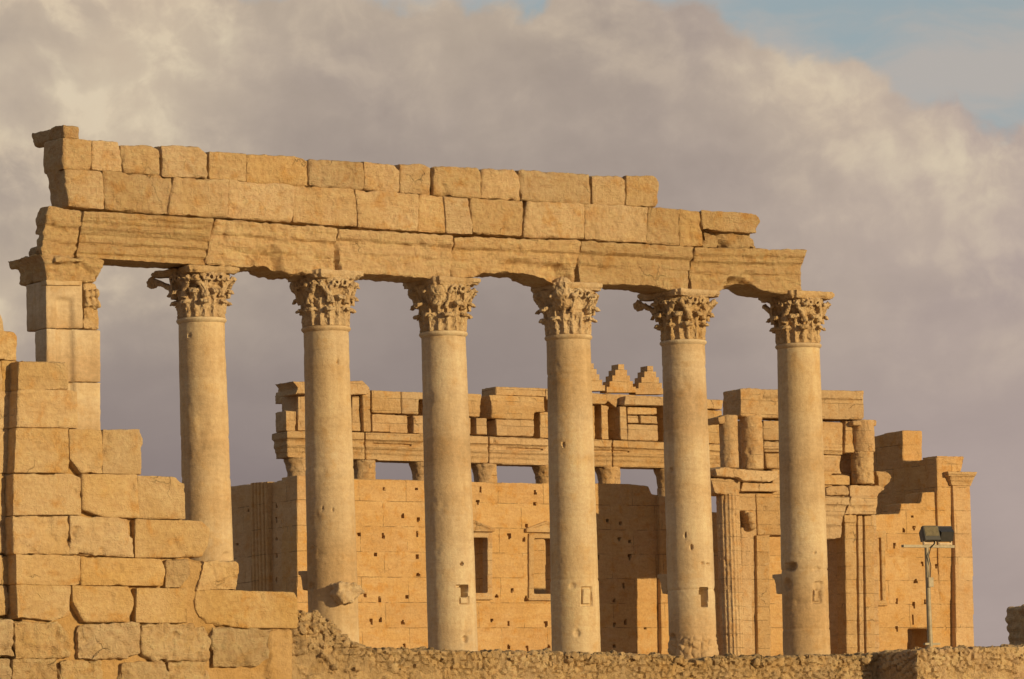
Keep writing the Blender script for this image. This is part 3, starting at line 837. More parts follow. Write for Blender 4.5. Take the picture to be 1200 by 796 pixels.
stone('moulding', pier, [FP(C, [(54, 328), (97, 329), (96, 335), (54.5, 334)], DP + 0.06, 0.3)], M_COL, 0.025, 0.006, 0.3, 2)
def small_leaves(bm):
    for x, y in ((101, 345), (107, 344), (113, 345), (102, 356), (109, 356), (115, 357)):
        q = C.f(x, y, DP - 0.06)
        bmesh.ops.create_icosphere(bm, subdivisions=2, radius=0.085, matrix=Matrix.Translation(q) @ Matrix.Diagonal((0.8, 1.0, 1.5, 1)))
stone('half_capital', pier, [FP(C, [(98, 341), (114, 342), (116, 364), (98, 363)], DP - 0.10, 0.3)], M_CAP, 0.025, 0.03, 0.4, 2, extra=small_leaves, chip=2.0)
stone('pier_capital', pier, [FP(C, [(47, 298), (110, 301.5), (124, 304.5), (120, 316), (115, 330.5), (54, 328.5), (53, 314)], DP + 0.05, 1.2),
                             FP(C, [(46, 297), (100, 302), (98, 309), (52, 307)], DP + 0.10, 1.62), FP(C, [(50, 306), (60, 308), (58, 328), (54, 328)], DP - 0.1, 1.25),
                             FP(C, [(66, 301), (101, 303.5), (101, 308), (66, 306)], DP + 0.22, 0.3)], M_LINTEL, 0.04, 0.06, 0.6, 3, strata=0.02, chip=1.2)
stone('pier_block', pier, [FP(C, [(52, 286), (70, 288), (70, 301), (50, 300)], DP - 0.45, 0.75)], M_LINTEL, 0.04, 0.05, 0.7, 5)
stone('pier_block', pier, [FP(C, [(54, 248), (66, 250), (66, 276), (54, 272)], DP - 0.4, 0.40)], M_LINTEL, 0.04, 0.04, 0.7, 5)

# ================================================================== block wall, left foreground
W1 = Site(150, 640, 98.0, 3.0)
wall = thing(W1, 'ruined_block_wall', 'stepped ruined wall of big squared golden blocks in the near left corner', 'wall', W1.f(150, 700)[0], 0.4)
core = [(-60, 402), (14, 423), (68, 429), (76, 460), (80, 506), (160, 510), (160, 560), (206, 565), (208, 612), (222, 655), (272, 662), (272, 696), (338, 699), (344, 738), (347, 960), (-60, 960)]
stone('mortar_core', wall, [FP(W1, [(26 if q[0] < 20 else q[0], q[1]) for q in core], -0.17, 1.4), FP(W1, [(-60, 402), (14, 423), (30, 425), (30, 960), (-60, 960)], -0.55, 1.1), FP(W1, [(30, 728), (342, 738), (343, 960), (30, 960)], -0.15, 0.5), FP(W1, [(317, 738), (342, 738), (343, 960), (317, 960)], -0.05, 0.5), FP(W1, [(210, 655), (240, 660), (252, 738), (212, 738)], -0.06, 0.5)], M_FILL, 0.06, 0.02, 0.5, 4)
def ash(poly, d=0.0, thick=0.85, rough=0.018, mat=None, **kw):
    kw = dict(dict(vox=0.030, erode=0.55, iters=4, strata=0.005, chip=1.5), **kw)
    stone('stone_block', wall, [FP(W1, grow(poly, 1.25), d, thick)], mat or M_ASH, rough=rough, **kw)
L = -0.34
for poly in ([(-40, 340), (0, 368), (3, 374), (5, 388), (-40, 386)], [(-40, 386), (16, 389), (20, 395), (19, 421), (-40, 420)], [(-40, 421), (2, 423), (2, 458), (-40, 457)], [(3, 423), (17, 424), (16, 458), (3, 458)],
             [(-40, 459), (12, 459), (17, 470), (17, 502), (-40, 502)], [(-40, 504), (9, 504), (12, 512), (12, 553), (-40, 553)], [(-40, 555), (5, 556), (7, 604), (-40, 603)], [(7, 556), (16, 557), (16, 603), (8, 603)],
             [(-40, 605), (14, 605), (14, 648), (-40, 648)], [(-40, 650), (2, 652), (2, 684), (-40, 684)], [(3, 653), (14, 653), (14, 684), (3, 684)], [(-40, 686), (7, 687), (12, 705), (8, 720), (-40, 722)]):
    ash(poly, L, 0.9, 0.02, iters=4)
ash([(-40, 727), (14, 728), (16, 742), (13, 757), (16, 768), (-40, 770)], -0.04, 0.8, 0.07, M_ASHR)
ash([(-40, 772), (12, 773), (14, 820), (-40, 820)], -0.05, 0.8, 0.05, M_ASHR)
B = [
    [(23, 424.5), (76, 425.5), (79, 431), (80, 456), (22, 456)],
    [(22, 457), (80, 458), (90, 459.5), (91, 500.5), (21, 499.5)],
    [(20, 502), (80, 502.5), (81, 554), (17.5, 553)],
    [(82, 504), (119, 505), (120, 553.5), (96, 554), (83, 537)],
    [(121.5, 505), (163, 504), (166.5, 515), (165, 555.5), (121, 554)],
    [(16.5, 556), (83, 556.5), (94, 561), (95, 602.5), (17, 603)],
    [(97.5, 557), (160, 557), (163, 606), (122, 605), (98, 596)],
    [(162, 558), (207, 560), (216, 568), (217, 607.5), (163.5, 606.5)],
    [(16, 605.5), (80, 605), (82, 649), (17, 648.5)],
    [(83.5, 605.5), (120, 607), (149, 609), (150, 620), (156, 631), (156.5, 652), (83, 649)],
    [(159.5, 609), (235, 611.5), (245, 620), (244, 638), (236, 652), (159.5, 653)],
    [(20, 650.5), (94, 652), (94, 685), (20, 684)],
    [(96, 653), (150, 655), (188, 656), (193, 668), (191, 686), (96, 685)],
    [(20, 686), (82, 687), (81, 720), (62, 727), (40, 724), (22, 724)],
    [(86, 687), (150, 688), (156, 702), (155, 714), (148, 728), (100, 728), (87, 706)],
    [(161, 690), (219, 690.5), (219, 729.5), (160, 729)],
    [(231, 692), (280, 693), (345, 695), (349, 704), (348, 735.5), (290, 735), (242, 731), (231, 717), (229, 705)],
]
for i, poly in enumerate(B):
    ash(poly, 0.025 * math.sin(i * 2.3), 0.9, 0.010 if i != 9 else 0.025, iters=3, chip=3.4)
ash([(195, 657.5), (220, 656.5), (223, 672), (212, 687), (195, 688)], -0.03, 0.8, 0.05, M_ASHR)
ash([(240, 658), (276, 659), (279, 665), (277, 691), (232, 690.5), (237, 670)], 0.0, 0.9, 0.045)
for poly in ([(18, 730), (68, 729), (80, 745), (82, 768), (66, 771), (20, 771)], [(93, 733), (163, 730), (164, 764), (150, 770), (92, 772)], [(167, 733), (238, 732), (247, 750), (243, 773), (182, 774), (168, 766)],
             [(249, 736), (316, 738.5), (315, 770), (300, 782), (251, 781)], [(17, 774), (66, 773), (69, 815), (15, 815)], [(72, 775), (118, 774.5), (122, 815), (70, 815)], [(143, 777), (189, 775.5), (197, 786), (198, 815), (142, 815)],
             [(199, 777), (241, 776), (251, 815), (199, 815)]):
    ash(poly, random.uniform(-0.03, 0.0), 0.8, 0.05, M_ASHR, iters=5)

# ================================================================== rubble walls
def rocks(bm, pts, rmin, rmax, rng):
    """angular field stones: jittered blocks, flatter than wide"""
    for q in pts:
        r = rng.uniform(rmin, rmax); sx_, sz_ = r * rng.uniform(1.0, 1.9), r * rng.uniform(0.55, 0.95)
        rot = Matrix.Rotation(rng.uniform(-0.5, 0.5), 3, 'Y') @ Matrix.Rotation(rng.uniform(0, 3.1), 3, 'Z')
        b2 = bmesh.new()
        for a in (-1, 1):
            for b in (-1, 1):
                for c in (-1, 1):
                    v = rot @ Vector((a * sx_ * rng.uniform(0.6, 1.0), b * r * rng.uniform(0.6, 1.1), c * sz_ * rng.uniform(0.6, 1.0)))
                    b2.verts.new(Vector(q) + v)
        bmesh.ops.convex_hull(b2, input=b2.verts[:])
        m = bpy.data.meshes.new('tmp'); b2.to_mesh(m); b2.free()
        bm.from_mesh(m); bpy.data.meshes.remove(m)
def rubble_post(S, d0, ztop_px, size, seed):
    zx = [(S.f(x, y, d0)[0], S.f(x, y, d0)[2]) for x, y in ztop_px]
    xs_ = np.array([q[0] for q in zx]); zs_ = np.array([q[1] for q in zx])
    def post(v, n):
        zt = np.interp(v[:, 0], xs_, zs_)
        dep = zt - v[:, 2]
        f1, f21, cvl = voronoi2(v[:, 0] + 0.35 * v[:, 1] + 0.10 * fbm(v * 1.5, 2), v[:, 2] * 1.25 + 0.35 * v[:, 1], size, seed)
        bare = 1 - 0.80 * sstep(dep + 0.25 * fbm(v * 0.8 + seed, 2), 0.32, 0.6) * (1 - 0.9 * (cvl > 0.80))
        h = (0.065 * sstep(f21, 0.02, 0.15) - 0.03 + 0.05 * (cvl - 0.5) + 0.03 * fbm(v * 3.1 + cvl[:, None] * 9, 2)) * bare + 0.02 * fbm(v * 7, 3)
        return v + n * h[:, None]
    return post
rng = random.Random(5)
TOP1 = [(343, 722), (352, 719), (366, 721), (378, 726), (388, 733), (396, 742), (408, 752), (422, 758), (440, 761.5), (480, 763), (520, 764.5), (560, 765.5), (640, 766), (700, 767.5), (780, 770), (796, 774), (812, 777), (828, 775), (846, 771),
        (880, 771.5), (960, 770), (1003, 769), (1060, 766), (1100, 765)]
rw = thing(W1, 'rubble_wall', 'long low rubble wall below the columns, heaped up against the block wall', 'wall', W1.f(650, 790)[0], 0.5)
DR = -0.15
def top_rocks(bm):
    pts = []
    for i in range(340):
        x = rng.uniform(346, 1070); y = np.interp(x, [q[0] for q in TOP1], [q[1] for q in TOP1]) + rng.uniform(1.5, 7)
        q = W1.f(x, y, DR - rng.uniform(-0.02, 0.6)); pts.append(q)
    for i in range(170):
        x = rng.uniform(345, 420); y0 = np.interp(x, [q[0] for q in TOP1], [q[1] for q in TOP1]); y = y0 + rng.uniform(1, 45)
        if y < 790: pts.append(W1.f(x, y, DR - 0.01))
    rocks(bm, pts, 0.04, 0.10, rng)
stone('stonework', rw, [FP(W1, [(338, 724)] + TOP1[1:-1] + [(1100, 765), (1100, 960), (338, 960)], DR, 0.9)], M_RUB, 0.03, 0.012, 0.3, 1, post=rubble_post(W1, DR, TOP1, 0.165, 3), extra=top_rocks)
rw2 = thing(W1, 'rubble_wall', 'right rubble wall jutting forward beneath the floodlight mast, its end face in shade', 'wall', W1.f(1150, 780)[0], 0.0)
TOP2 = [(1070, 763), (1090, 762), (1130, 761), (1170, 759), (1200, 758), (1280, 756)]
D2 = 1.25
def top_rocks2(bm):
    pts = []
    for i in range(70):
        x = rng.uniform(1074, 1270); y = np.interp(x, [q[0] for q in TOP2], [q[1] for q in TOP2]) + rng.uniform(1.5, 6)
        pts.append(W1.f(x, y, D2 - rng.uniform(0.0, 1.2)))
    rocks(bm, pts, 0.04, 0.10, rng)
stone('stonework', rw2, [FP(W1, [(1075, 763)] + TOP2[1:] + [(1280, 960), (1077, 960)], D2, 1.6)], M_RUB, 0.03, 0.012, 0.3, 1, post=rubble_post(W1, D2, TOP2, 0.17, 8), extra=top_rocks2)
# rough stacked stub at the right edge of the view, seen from its shaded end
PST = Site(1206, 735, 112.0, 4.4)
st = thing(PST, 'rubble_pillar', 'rough stub of stacked rounded stones in shade at the right edge of the view', 'pillar', 0.6, 0.5)
def stub_rocks(bm):
    for i, y in enumerate((714, 724, 735, 746, 757, 769, 781, 793, 806)):
        z = PST.f(1206, y)[2]
        for k in range(4):
            q = np.array([0.12 + 0.1 * rng.random(), 0.10 + 0.22 * k, z])
            bmesh.ops.create_icosphere(bm, subdivisions=2, radius=0.17, matrix=Matrix.Translation(q) @ Matrix.Diagonal((1.0, 1.0, 0.72, 1)))
stone('stonework', st, [([PST.f(x, y) for x, y in ((1208, 713), (1260, 711), (1260, 900), (1208, 900))], (0, 0.78, 0))], M_RUB, 0.04, 0.03, 0.4, 3, extra=stub_rocks)

# ================================================================== temple behind
T = Site(600, 560, 200.0, 4.8)
hall = thing(T, 'temple_hall', 'broad roofless temple hall of smooth golden ashlar with two framed windows, behind the columns', 'temple', T.f(730, 700)[0], 4.0)
def holes(lst, d, kind='y', depth=0.75, xplane=None):
    pts = []
    for q in lst:
        p_ = T.f(q[0], q[1], d) if kind == 'y' else T.side(q[0], q[1], xplane)
        pts.append((p_, (q[2] if len(q) > 2 else 0.105) * 0.58, (q[3] if len(q) > 3 else 0.125) * 0.7))
    ax = 0 if kind == 'y' else 1
    oth = 1 if kind == 'y' else 0
    def post(v, n):
        base = v.copy()
        for i, (p_, rx, rz) in enumerate(pts):
            du = (base[:, ax] - p_[ax]); dz_ = (base[:, 2] - p_[2])
            kk = 0.55 + 0.6 * ((i * 0.618) % 1.0); rx, rz = rx * kk, rz * (0.5 + 0.8 * ((i * 0.377) % 1.0))
            k = dz_ / rz if i % 2 else -dz_ / rz
            wdt = rx * (0.55 + 0.45 * k)
            m = (1 - sstep(np.abs(du), wdt * 0.8, wdt * 1.1 + 0.012)) * (1 - sstep(np.abs(dz_), rz * 0.75, rz * 1.15))
            v[:, oth] += np.where(n[:, oth] < -0.4, depth * m, 0)
        return v
    return post
HF = [(450, 573), (472, 589), (490, 609), (472, 604), (430, 609), (421, 627), (449, 628), (448, 649), (489, 626), (440, 650), (441, 672), (489, 653), (490, 673), (477, 675), (428, 698), (445, 702), (486, 702), (477, 700), (446, 726), (487, 727),
      (435, 729), (472, 729), (435, 757), (474, 757), (488, 573), (417, 588), (560, 589), (563, 574), (613, 592), (627, 591), (627, 577), (596, 611), (597, 629), (614, 632), (580, 630), (617, 617), (582, 698), (574, 703), (600, 692), (616, 701), (628, 704),
      (576, 727), (596, 731), (628, 729), (640, 732), (596, 758), (582, 760), (618, 760), (643, 758), (712, 595), (712, 611, 0.09), (727, 613, 0.17, 0.1), (712, 634), (726, 632), (738, 634), (712, 651), (738, 653), (701, 653), (720, 678, 0.14, 0.08), (731, 687),
      (720, 704), (732, 704), (720, 732), (733, 729), (713, 762), (720, 758), (756, 736, 0.07, 0.07)]
HR = [(1069, 605), (1071, 619), (1059, 621), (1097, 591), (1098, 601), (1048, 640), (1073, 681, 0.14, 0.13), (1081, 661), (1113, 661), (1097, 664, 0.08), (1051, 705), (1071, 710, 0.06, 0.35), (1084, 705), (1107, 711), (1107, 735), (1051, 737), (1113, 687),
      (1113, 708), (1109, 604), (1110, 578), (1070, 726, 0.06, 0.3)]
TH = 1.2
BOT = 900
# front wall in pieces round the two windows
wl = [(348, 557), (400, 560), (415, 561), (470, 562), (541, 564), (541, 632), (541, 696), (541, BOT), (348, BOT)]
wm = [[(541, 564), (552, 564.5), (573, 565.5), (573, 628), (541, 628)], [(541, 696), (571.5, 696), (571.5, BOT), (541, BOT)], [(571.5, 565.5), (612, 566), (626, 566.5), (626, BOT), (571.5, BOT)],
      [(626, 566.5), (658, 567), (658, 630), (626, 630)], [(626, 697), (658, 697), (658, BOT), (626, BOT)], [(658, 567), (690, 568), (698, 566.5), (735, 567), (760, 569.5), (764, 579), (800, 585), (834, 598), (834, BOT), (658, BOT)]]
stone('front_wall', hall, [FP(T, wl, 0, TH)] + [FP(T, q, 0, TH) for q in wm], M_TEMPLE, 0.05, 0.012, 0.3, 2, post=holes([q for i_, q in enumerate(HF) if i_ % 3 != 1], 0))
wr = [(834, 600), (1026, 606), (1027, 603), (1054, 602), (1056, 590), (1079, 590), (1081, 577), (1096, 576.5), (1097, 563), (1108, 562), (1113, 570), (1118, BOT), (1088, BOT), (1088, 737), (1064, 737), (1064, BOT), (834, BOT)]
stone('front_wall', hall, [FP(T, wr, 0, TH)], M_TEMPLE, 0.05, 0.012, 0.3, 2, post=holes(HR, 0))
# shaded left end wall, running back from the corner
XL = T.f(348, 620)[0]
el_ = [(348, 557), (336, 560), (333, 562), (325, 563.5), (322, 565), (313, 565), (312, 567), (293, 568), (291, 567.5), (270, 570), (232, 574), (229, 640), (234, BOT), (348, BOT)]
HE = [(291, 598), (278, 638, 0.2, 0.07), (316, 578), (317, 593), (324, 593), (324, 610), (331, 611), (317, 613), (324, 632), (324, 652), (324, 679)]
def xpost(v, n):
    return holes(HE, 0, 'x', 0.5, XL)(v, n)
stone('end_wall', hall, [([T.side(x, y, XL) for x, y in el_], (1.2, 0, 0))], M_TEMPLE, 0.05, 0.012, 0.3, 2, post=xpost)
pl_ = [T.side(x, y, XL - 0.22) for x, y in ((293, 566), (313, 564.5), (316, BOT), (296, BOT))]
def flutes(v, n):
    y0, y1 = pl_[1][1], pl_[0][1]
    q = (v[:, 1] - y0) / (y1 - y0)
    g = np.clip(np.sin(q * math.pi * 2 * 5), 0, 1)
    v[:, 0] += np.where(n[:, 0] < -0.3, 0.10 * g, 0)
    return v
stone('fluted_pilaster', hall, [(pl_, (0.4, 0, 0))], M_TEMPLE, 0.04, 0.006, 0.2, 1, post=flutes)
# right end wall: its inner face looks left and lies in shade
XR = T.f(1098, 640)[0]
e2 = [(1098, 536), (1084, 537), (1076, 540), (1060, 540), (1058, 542), (1058, 504), (1040, 507), (1027, 511), (1012, 513), (1008, 640), (1010, BOT), (1104, BOT)]
stone('end_wall', hall, [([T.side(x, y, XR) for x, y in e2], (1.1, 0, 0))], M_TEMPLE, 0.06, 0.015, 0.4, 3)
# broken stubs left of the wall's stepped edge
for poly, d, th in (([(1098, 534.5), (1130, 535), (1127, 553), (1112, 553), (1106, 562), (1099, 549)], -0.05, 1.0),):
    stone('stone_block', hall, [FP(T, poly, d, th)], M_TEMPLE, 0.05, 0.03, 0.6, 4)
# corner pilaster with its capital
stone('corner_pilaster', hall, [FP(T, [(1116, 562), (1137, 562), (1140, 640), (1144, BOT), (1122, BOT), (1119, 640)], 0.30, 1.5)], M_TEMPLE, 0.05, 0.008, 0.25, 2)
stone('pilaster_capital', hall, [FP(T, [(1111, 552.5), (1146, 553), (1144, 558), (1112, 558)], 0.52, 1.9), FP(T, [(1112.5, 557), (1143, 558), (1140, 564), (1114, 563)], 0.42, 1.75), FP(T, [(1114, 563), (1140, 564), (1138, 570), (1115, 569)], 0.36, 1.6)], M_TCARVE, 0.045, 0.012, 0.3, 2)
# rear wall seen through the windows
fr_top = T.f(600, 564)[2]
xa, xb = T.f(560, 640)[0], XR
stone('rear_wall', hall, [box_prism(xa - 7, xb, 13.0, 14.0, -0.5, fr_top - 0.1)], M_TEMPLE, 0.12, 0.02, 0.4, 2)
def window(x0, x1, yt, yb, name='window'):
    fw = 6.0
    p1 = [(x0 - fw, yt - fw), (x1 + fw, yt - fw), (x1 + fw, yt), (x0 - fw, yt)]
    p2 = [(x0 - fw, yb), (x1 + fw, yb), (x1 + fw, yb + fw), (x0 - fw, yb + fw)]
    p3 = [(x0 - fw, yt - fw), (x0, yt - fw), (x0, yb + fw), (x0 - fw, yb + fw)]
    p4 = [(x1, yt - fw), (x1 + fw, yt - fw), (x1 + fw, yb + fw), (x1, yb + fw)]
    f = stone(name, hall, [FP(T, q, 0.09, 0.4) for q in (p1, p2, p3, p4)] + [FP(T, [(x0 - 3.2, yt - 3.2), (x1 + 3.2, yt - 3.2), (x1 + 3.2, yt), (x0 - 3.2, yt)], 0.05, 0.4)], M_TCARVE, 0.035, 0.006, 0.3, 1)
    xc = (x0 + x1) / 2
    stone('sill', hall, [FP(T, [(x0 - fw - 1.5, yb + fw - 1), (x1 + fw + 1.5, yb + fw - 1), (x1 + fw, yb + fw + 2), (x0 - fw, yb + fw + 2)], 0.16, 0.4)], M_TCARVE, 0.035, 0.006, 0.3, 1, parent=f)
    stone('pediment', hall, [FP(T, [(x0 - 8, yt - 8), (x1 + 8, yt - 7), (x1 + 8.5, yt - 11), (xc, yt - 20), (x0 - 8.5, yt - 12)], 0.10, 0.4), FP(T, [(x0 - 9, yt - 11.5), (xc, yt - 20.5), (xc, yt - 18), (x0 - 9, yt - 9)], 0.16, 0.5),
                             FP(T, [(x1 + 9, yt - 10.5), (xc, yt - 20.5), (xc, yt - 18), (x1 + 9, yt - 8)], 0.16, 0.5), FP(T, [(x0 - 9, yt - 10), (x1 + 9, yt - 9), (x1 + 9, yt - 6.5), (x0 - 9, yt - 7.5)], 0.15, 0.5)], M_TCARVE, 0.035, 0.008, 0.3, 1, parent=f)
    return f
window(541, 571.5, 630, 695)
window(626, 657, 631, 696)
# blind slit window with its frame, right of the gateway
sw = stone('window', hall, [FP(T, [(1026.5, 628), (1029.5, 628), (1031, 706), (1028, 706)], 0.10, 0.35), FP(T, [(1032.5, 628), (1037, 628), (1039, 706), (1034.5, 706)], 0.12, 0.35), FP(T, [(1025, 622), (1039, 622), (1038, 630), (1026, 630)], 0.16, 0.4), FP(T, [(1027, 704), (1040, 704), (1041, 710), (1028, 710)], 0.18, 0.4)], M_TCARVE, 0.035, 0.012, 0.4, 2)

# pilaster strip in the shaded stretch of the front wall
stone('wall_strip', hall, [FP(T, [(773, 580), (786, 584), (790, BOT), (777, BOT)], 0.22, 0.5)], M_TEMPLE, 0.05, 0.01, 0.3, 2)

# ------------------------------------------------------------------ far peristyle: columns and their entablature
DE = -17.5
pg = 'columns of the far peristyle under the temple entablature'
peri = thing(T, 'temple_entablature', 'broken entablature of the far peristyle with moulded bands and stepped merlons, seen over the hall', 'entablature', T.f(600, 520, DE)[0], -DE)
zb = T.f(440, 540, DE)[2]
bot_l = [(335, 536), (440, 539.5), (501, 541.5), (582, 544), (634, 545.5), (727, 547.5), (776, 548.5), (850, 550)]
top_l = [(334, 505), (415, 506), (470, 508), (552, 510.5), (640, 514), (700, 515), (775, 518), (850, 521)]
def interp(l, x, dy=0.0): return (x, float(np.interp(x, [q[0] for q in l], [q[1] for q in l])) + dy)
cuts = [336, 428, 498, 573, 644, 718, 786, 849]
for a, b in zip(cuts, cuts[1:]):
    a2, b2 = a + 0.5, b - 0.5
    n_ = 4
    xs_ = np.linspace(a2, b2, n_)
    def band(t0, t1, d):
        up = [(x, interp(top_l, x)[1] * (1 - t0) + interp(bot_l, x)[1] * t0) for x in xs_]
        dn = [(x, interp(top_l, x)[1] * (1 - t1) + interp(bot_l, x)[1] * t1) for x in xs_[::-1]]
        return [T.f(x, y, DE + d) for x, y in up + dn], (0, 1.0 + d, 0)
    stone('architrave', peri, [band(0, 1, 0.0), band(0, 0.28, 0.30), band(0.26, 0.38, 0.16), band(0.46, 0.58, 0.18), band(0.56, 0.76, 0.08)], M_TCARVE, 0.05, 0.015, 0.35, 2, strata=0.008)
# upper storey of blocks, niches and cornice pieces: (outline, forward, thickness)
UPB = [
    ([(343, 447), (358, 447), (400, 450), (400, 460), (346, 462), (349, 455)], 0.55, 1.5), ([(349, 461), (358, 462), (404, 464), (404, 506), (349, 505)], 0.0, 1.4), ([(335, 481), (347, 482), (347, 506), (335, 505)], 0.25, 0.9),
    ([(400, 447), (412, 446.5), (425, 446), (433, 454), (432, 462), (411, 463)], 0.45, 1.2), ([(412.5, 463), (421, 463), (422, 488), (424, 506), (412, 505)], 0.05, 1.1), ([(424.5, 462), (434, 455), (435, 506), (426, 506)], 0.25, 1.1),
    ([(435.5, 457), (470, 459), (470, 485), (436, 484)], 0.06, 1.0), ([(436, 485), (478, 487), (478, 508), (436, 506)], 0.10, 1.0), ([(470.5, 459), (500, 460), (500, 468), (491, 468), (491, 486), (471, 485)], 0.04, 1.0), ([(484.5, 487), (500, 487), (500, 509), (484.5, 508)], 0.12, 1.0),
    ([(500, 460), (548, 461), (552, 509), (500, 508)], 0.06, 1.0),
    ([(546, 461), (565, 462), (564, 470), (562, 489), (547, 488)], 0.10, 1.0), ([(558, 490), (571, 490), (571.5, 510), (558, 509)], 0.15, 0.8), ([(546, 489), (552, 490), (552, 509), (546, 509)], 0.10, 0.8),
    ([(573, 463), (638, 465), (639, 482), (576, 490), (576, 474)], 0.30, 1.9), ([(581, 453), (641, 455), (641, 465), (581, 463.5)], 0.15, 1.2), ([(577, 474), (614, 475), (638, 478), (639, 483), (627, 483), (626, 492), (590, 491), (576, 490)], 0.34, 1.5),
    ([(581, 491), (626, 492), (626, 512), (582, 511)], 0.30, 1.4), ([(633, 483), (645, 483), (645, 514), (633, 513)], 0.22, 1.0), ([(640, 455), (692, 458), (694, 515), (645, 514), (645, 470), (640, 468)], 0.20, 1.0),
    ([(690, 460), (720, 463), (715, 468), (709, 474), (690, 473)], 0.5, 1.4), ([(704.5, 474), (713, 476), (713.5, 515), (705, 515)], 0.15, 1.0), ([(690, 474), (697, 474), (697.5, 515), (690, 515)], 0.15, 1.0),
    ([(733, 464), (778, 467), (778, 475.5), (731, 475)], 0.55, 1.5), ([(710, 461), (778, 465), (778, 469), (733, 467), (722, 478), (712, 470)], 0.1, 1.2), ([(726, 476), (734, 476), (735, 516), (727, 515)], 0.30, 1.0),
    ([(735.5, 477), (770, 478), (770, 486), (735.5, 486)], 0.20, 0.8), ([(735.5, 487), (749, 487), (749, 496), (735.5, 496)], 0.20, 0.8), ([(750.5, 487), (770, 487.5), (771, 497), (750.5, 496)], 0.20, 0.8), ([(736, 497), (771, 498), (772, 517), (736, 516)], 0.24, 0.8),
    ([(778, 467), (828, 468), (828, 519), (779, 518)], 0.10, 1.0), ([(826, 467.5), (848, 468.5), (846, 480), (826, 479)], 0.35, 1.1), ([(826, 480), (846, 481), (848, 496), (846, 521), (826, 519)], 0.12, 1.0),
]
for poly, d, th in UPB:
    stone('stone_block', peri, [FP(T, poly, DE + d, th)], M_TCARVE, 0.05, 0.02, 0.4, 3)
# recessed backing that closes the niches
stone('backing', peri, [FP(T, [(405, 462), (470, 464), (545, 466), (545, 509), (405, 506)], DE - 0.9, 0.5)], M_TCARVE, 0.09, 0.01, 0.3, 2)
stone('backing', peri, [FP(T, [(575, 468), (690, 470), (778, 474), (826, 476), (826, 519), (778, 518), (690, 515), (556, 510), (556, 495)], DE - 1.0, 0.5)], M_TCARVE, 0.09, 0.01, 0.3, 2)
def merlon(xl, xr, ybase, yapex):
    xc = (xl + xr) / 2
    pts = [(xl, ybase)]
    n_ = 5
    h = ybase - yapex; wv_ = (xr - xl) / 2
    pts = []
    for i in range(n_):
        x0 = xl + wv_ * i / n_
        pts += [(x0, ybase - h * i / n_), (x0, ybase - h * (i + 1) / n_)]
    for i in range(n_ - 1, -1, -1):
        x0 = xr - wv_ * i / n_
        pts += [(x0, ybase - h * (i + 1) / n_), (x0, ybase - h * i / n_)]
    bm = bmesh.new()
    q, e = FP(T, pts, DE - 0.1, 0.55)
    add_prism(bm, q, np.array(e))
    me = bpy.data.meshes.new('merlon'); bm.to_mesh(me); bm.free()
    set_v(me, get_v(me) - off(peri))
    link_mesh('merlon', me, M_TCARVE, peri, smooth=False)
merlon(676, 709, 458, 426); merlon(711, 745, 460, 427); merlon(745, 779, 462, 429)
# left end: jutting cornice fragments in shade
for poly, d, th in (([(346, 456), (357, 456), (357, 470), (345, 470)], -0.9, 1.7), ([(346, 453), (352, 453), (352, 460), (345, 460)], -0.7, 1.0), ([(346, 468), (352, 469), (352, 506), (346, 505)], -1.0, 0.8), ([(336, 506), (344, 507), (344, 537), (336, 534)], -0.9, 0.35), ([(344, 452), (350, 452), (350, 460), (344, 461)], -2.0, 1.4)):
    stone('stone_block', peri, [FP(T, poly, DE + d, th)], M_TCARVE, 0.05, 0.03, 0.4, 3)

names = ['far peristyle column at the temple entablature\'s broken left end, behind the second front column', 'far peristyle column showing its top just right of the second front column',
         'far peristyle column showing its flared top just left of the third front column', 'far peristyle column showing its top just right of the third front column',
         'far peristyle column showing its flared top just left of the fourth front column', 'far peristyle column below the stepped merlons, right of the fourth front column',
         'far peristyle column showing its flared top just left of the fifth front column']
for i, xc in enumerate((347, 424, 494, 566, 638, 711, 780)):
    yt = interp(bot_l, xc)[1]
    c = T.f(xc, yt, DE - 0.5)
    t = thing(T, 'peristyle_column', names[i], 'column', c[0], c[1], pg)
    zt = c[2]
    zs = zt - 0.95
    bm = bmesh.new()
    add_lathe(bm, (0, 0, 0), [(0.62, -0.2), (0.62, 0.2), (0.52, 0.5), (0.50, zs * 0.5), (0.43, zs)], 28)
    me = bpy.data.meshes.new('shaft'); bm.to_mesh(me); bm.free(); link_mesh('shaft', me, M_TCARVE, t)
    bm = bmesh.new()
    add_lathe(bm, (0, 0, zs), [(0.40, -0.02), (0.43, 0.3), (0.47, 0.6), (0.58, 0.85), (0.60, 0.93)], 28)
    me = remesh(bm, 0.06); weather(me, 0.04, 0.4, 2); link_mesh('capital', me, M_TCARVE, t)
    bm = bmesh.new()                                     # squared stub that carries the architrave beside the bell
    add_prism(bm, [(0.0, -0.42, zs - 0.3), (0.47, -0.42, zs - 0.3), (0.49, -0.42, zt - 0.01), (0.0, -0.42, zt - 0.01)], np.array([0, 0.8, 0]))
    me = remesh(bm, 0.05); weather(me, 0.03, 0.4, 2); link_mesh('stub_block', me, M_TCARVE, t)

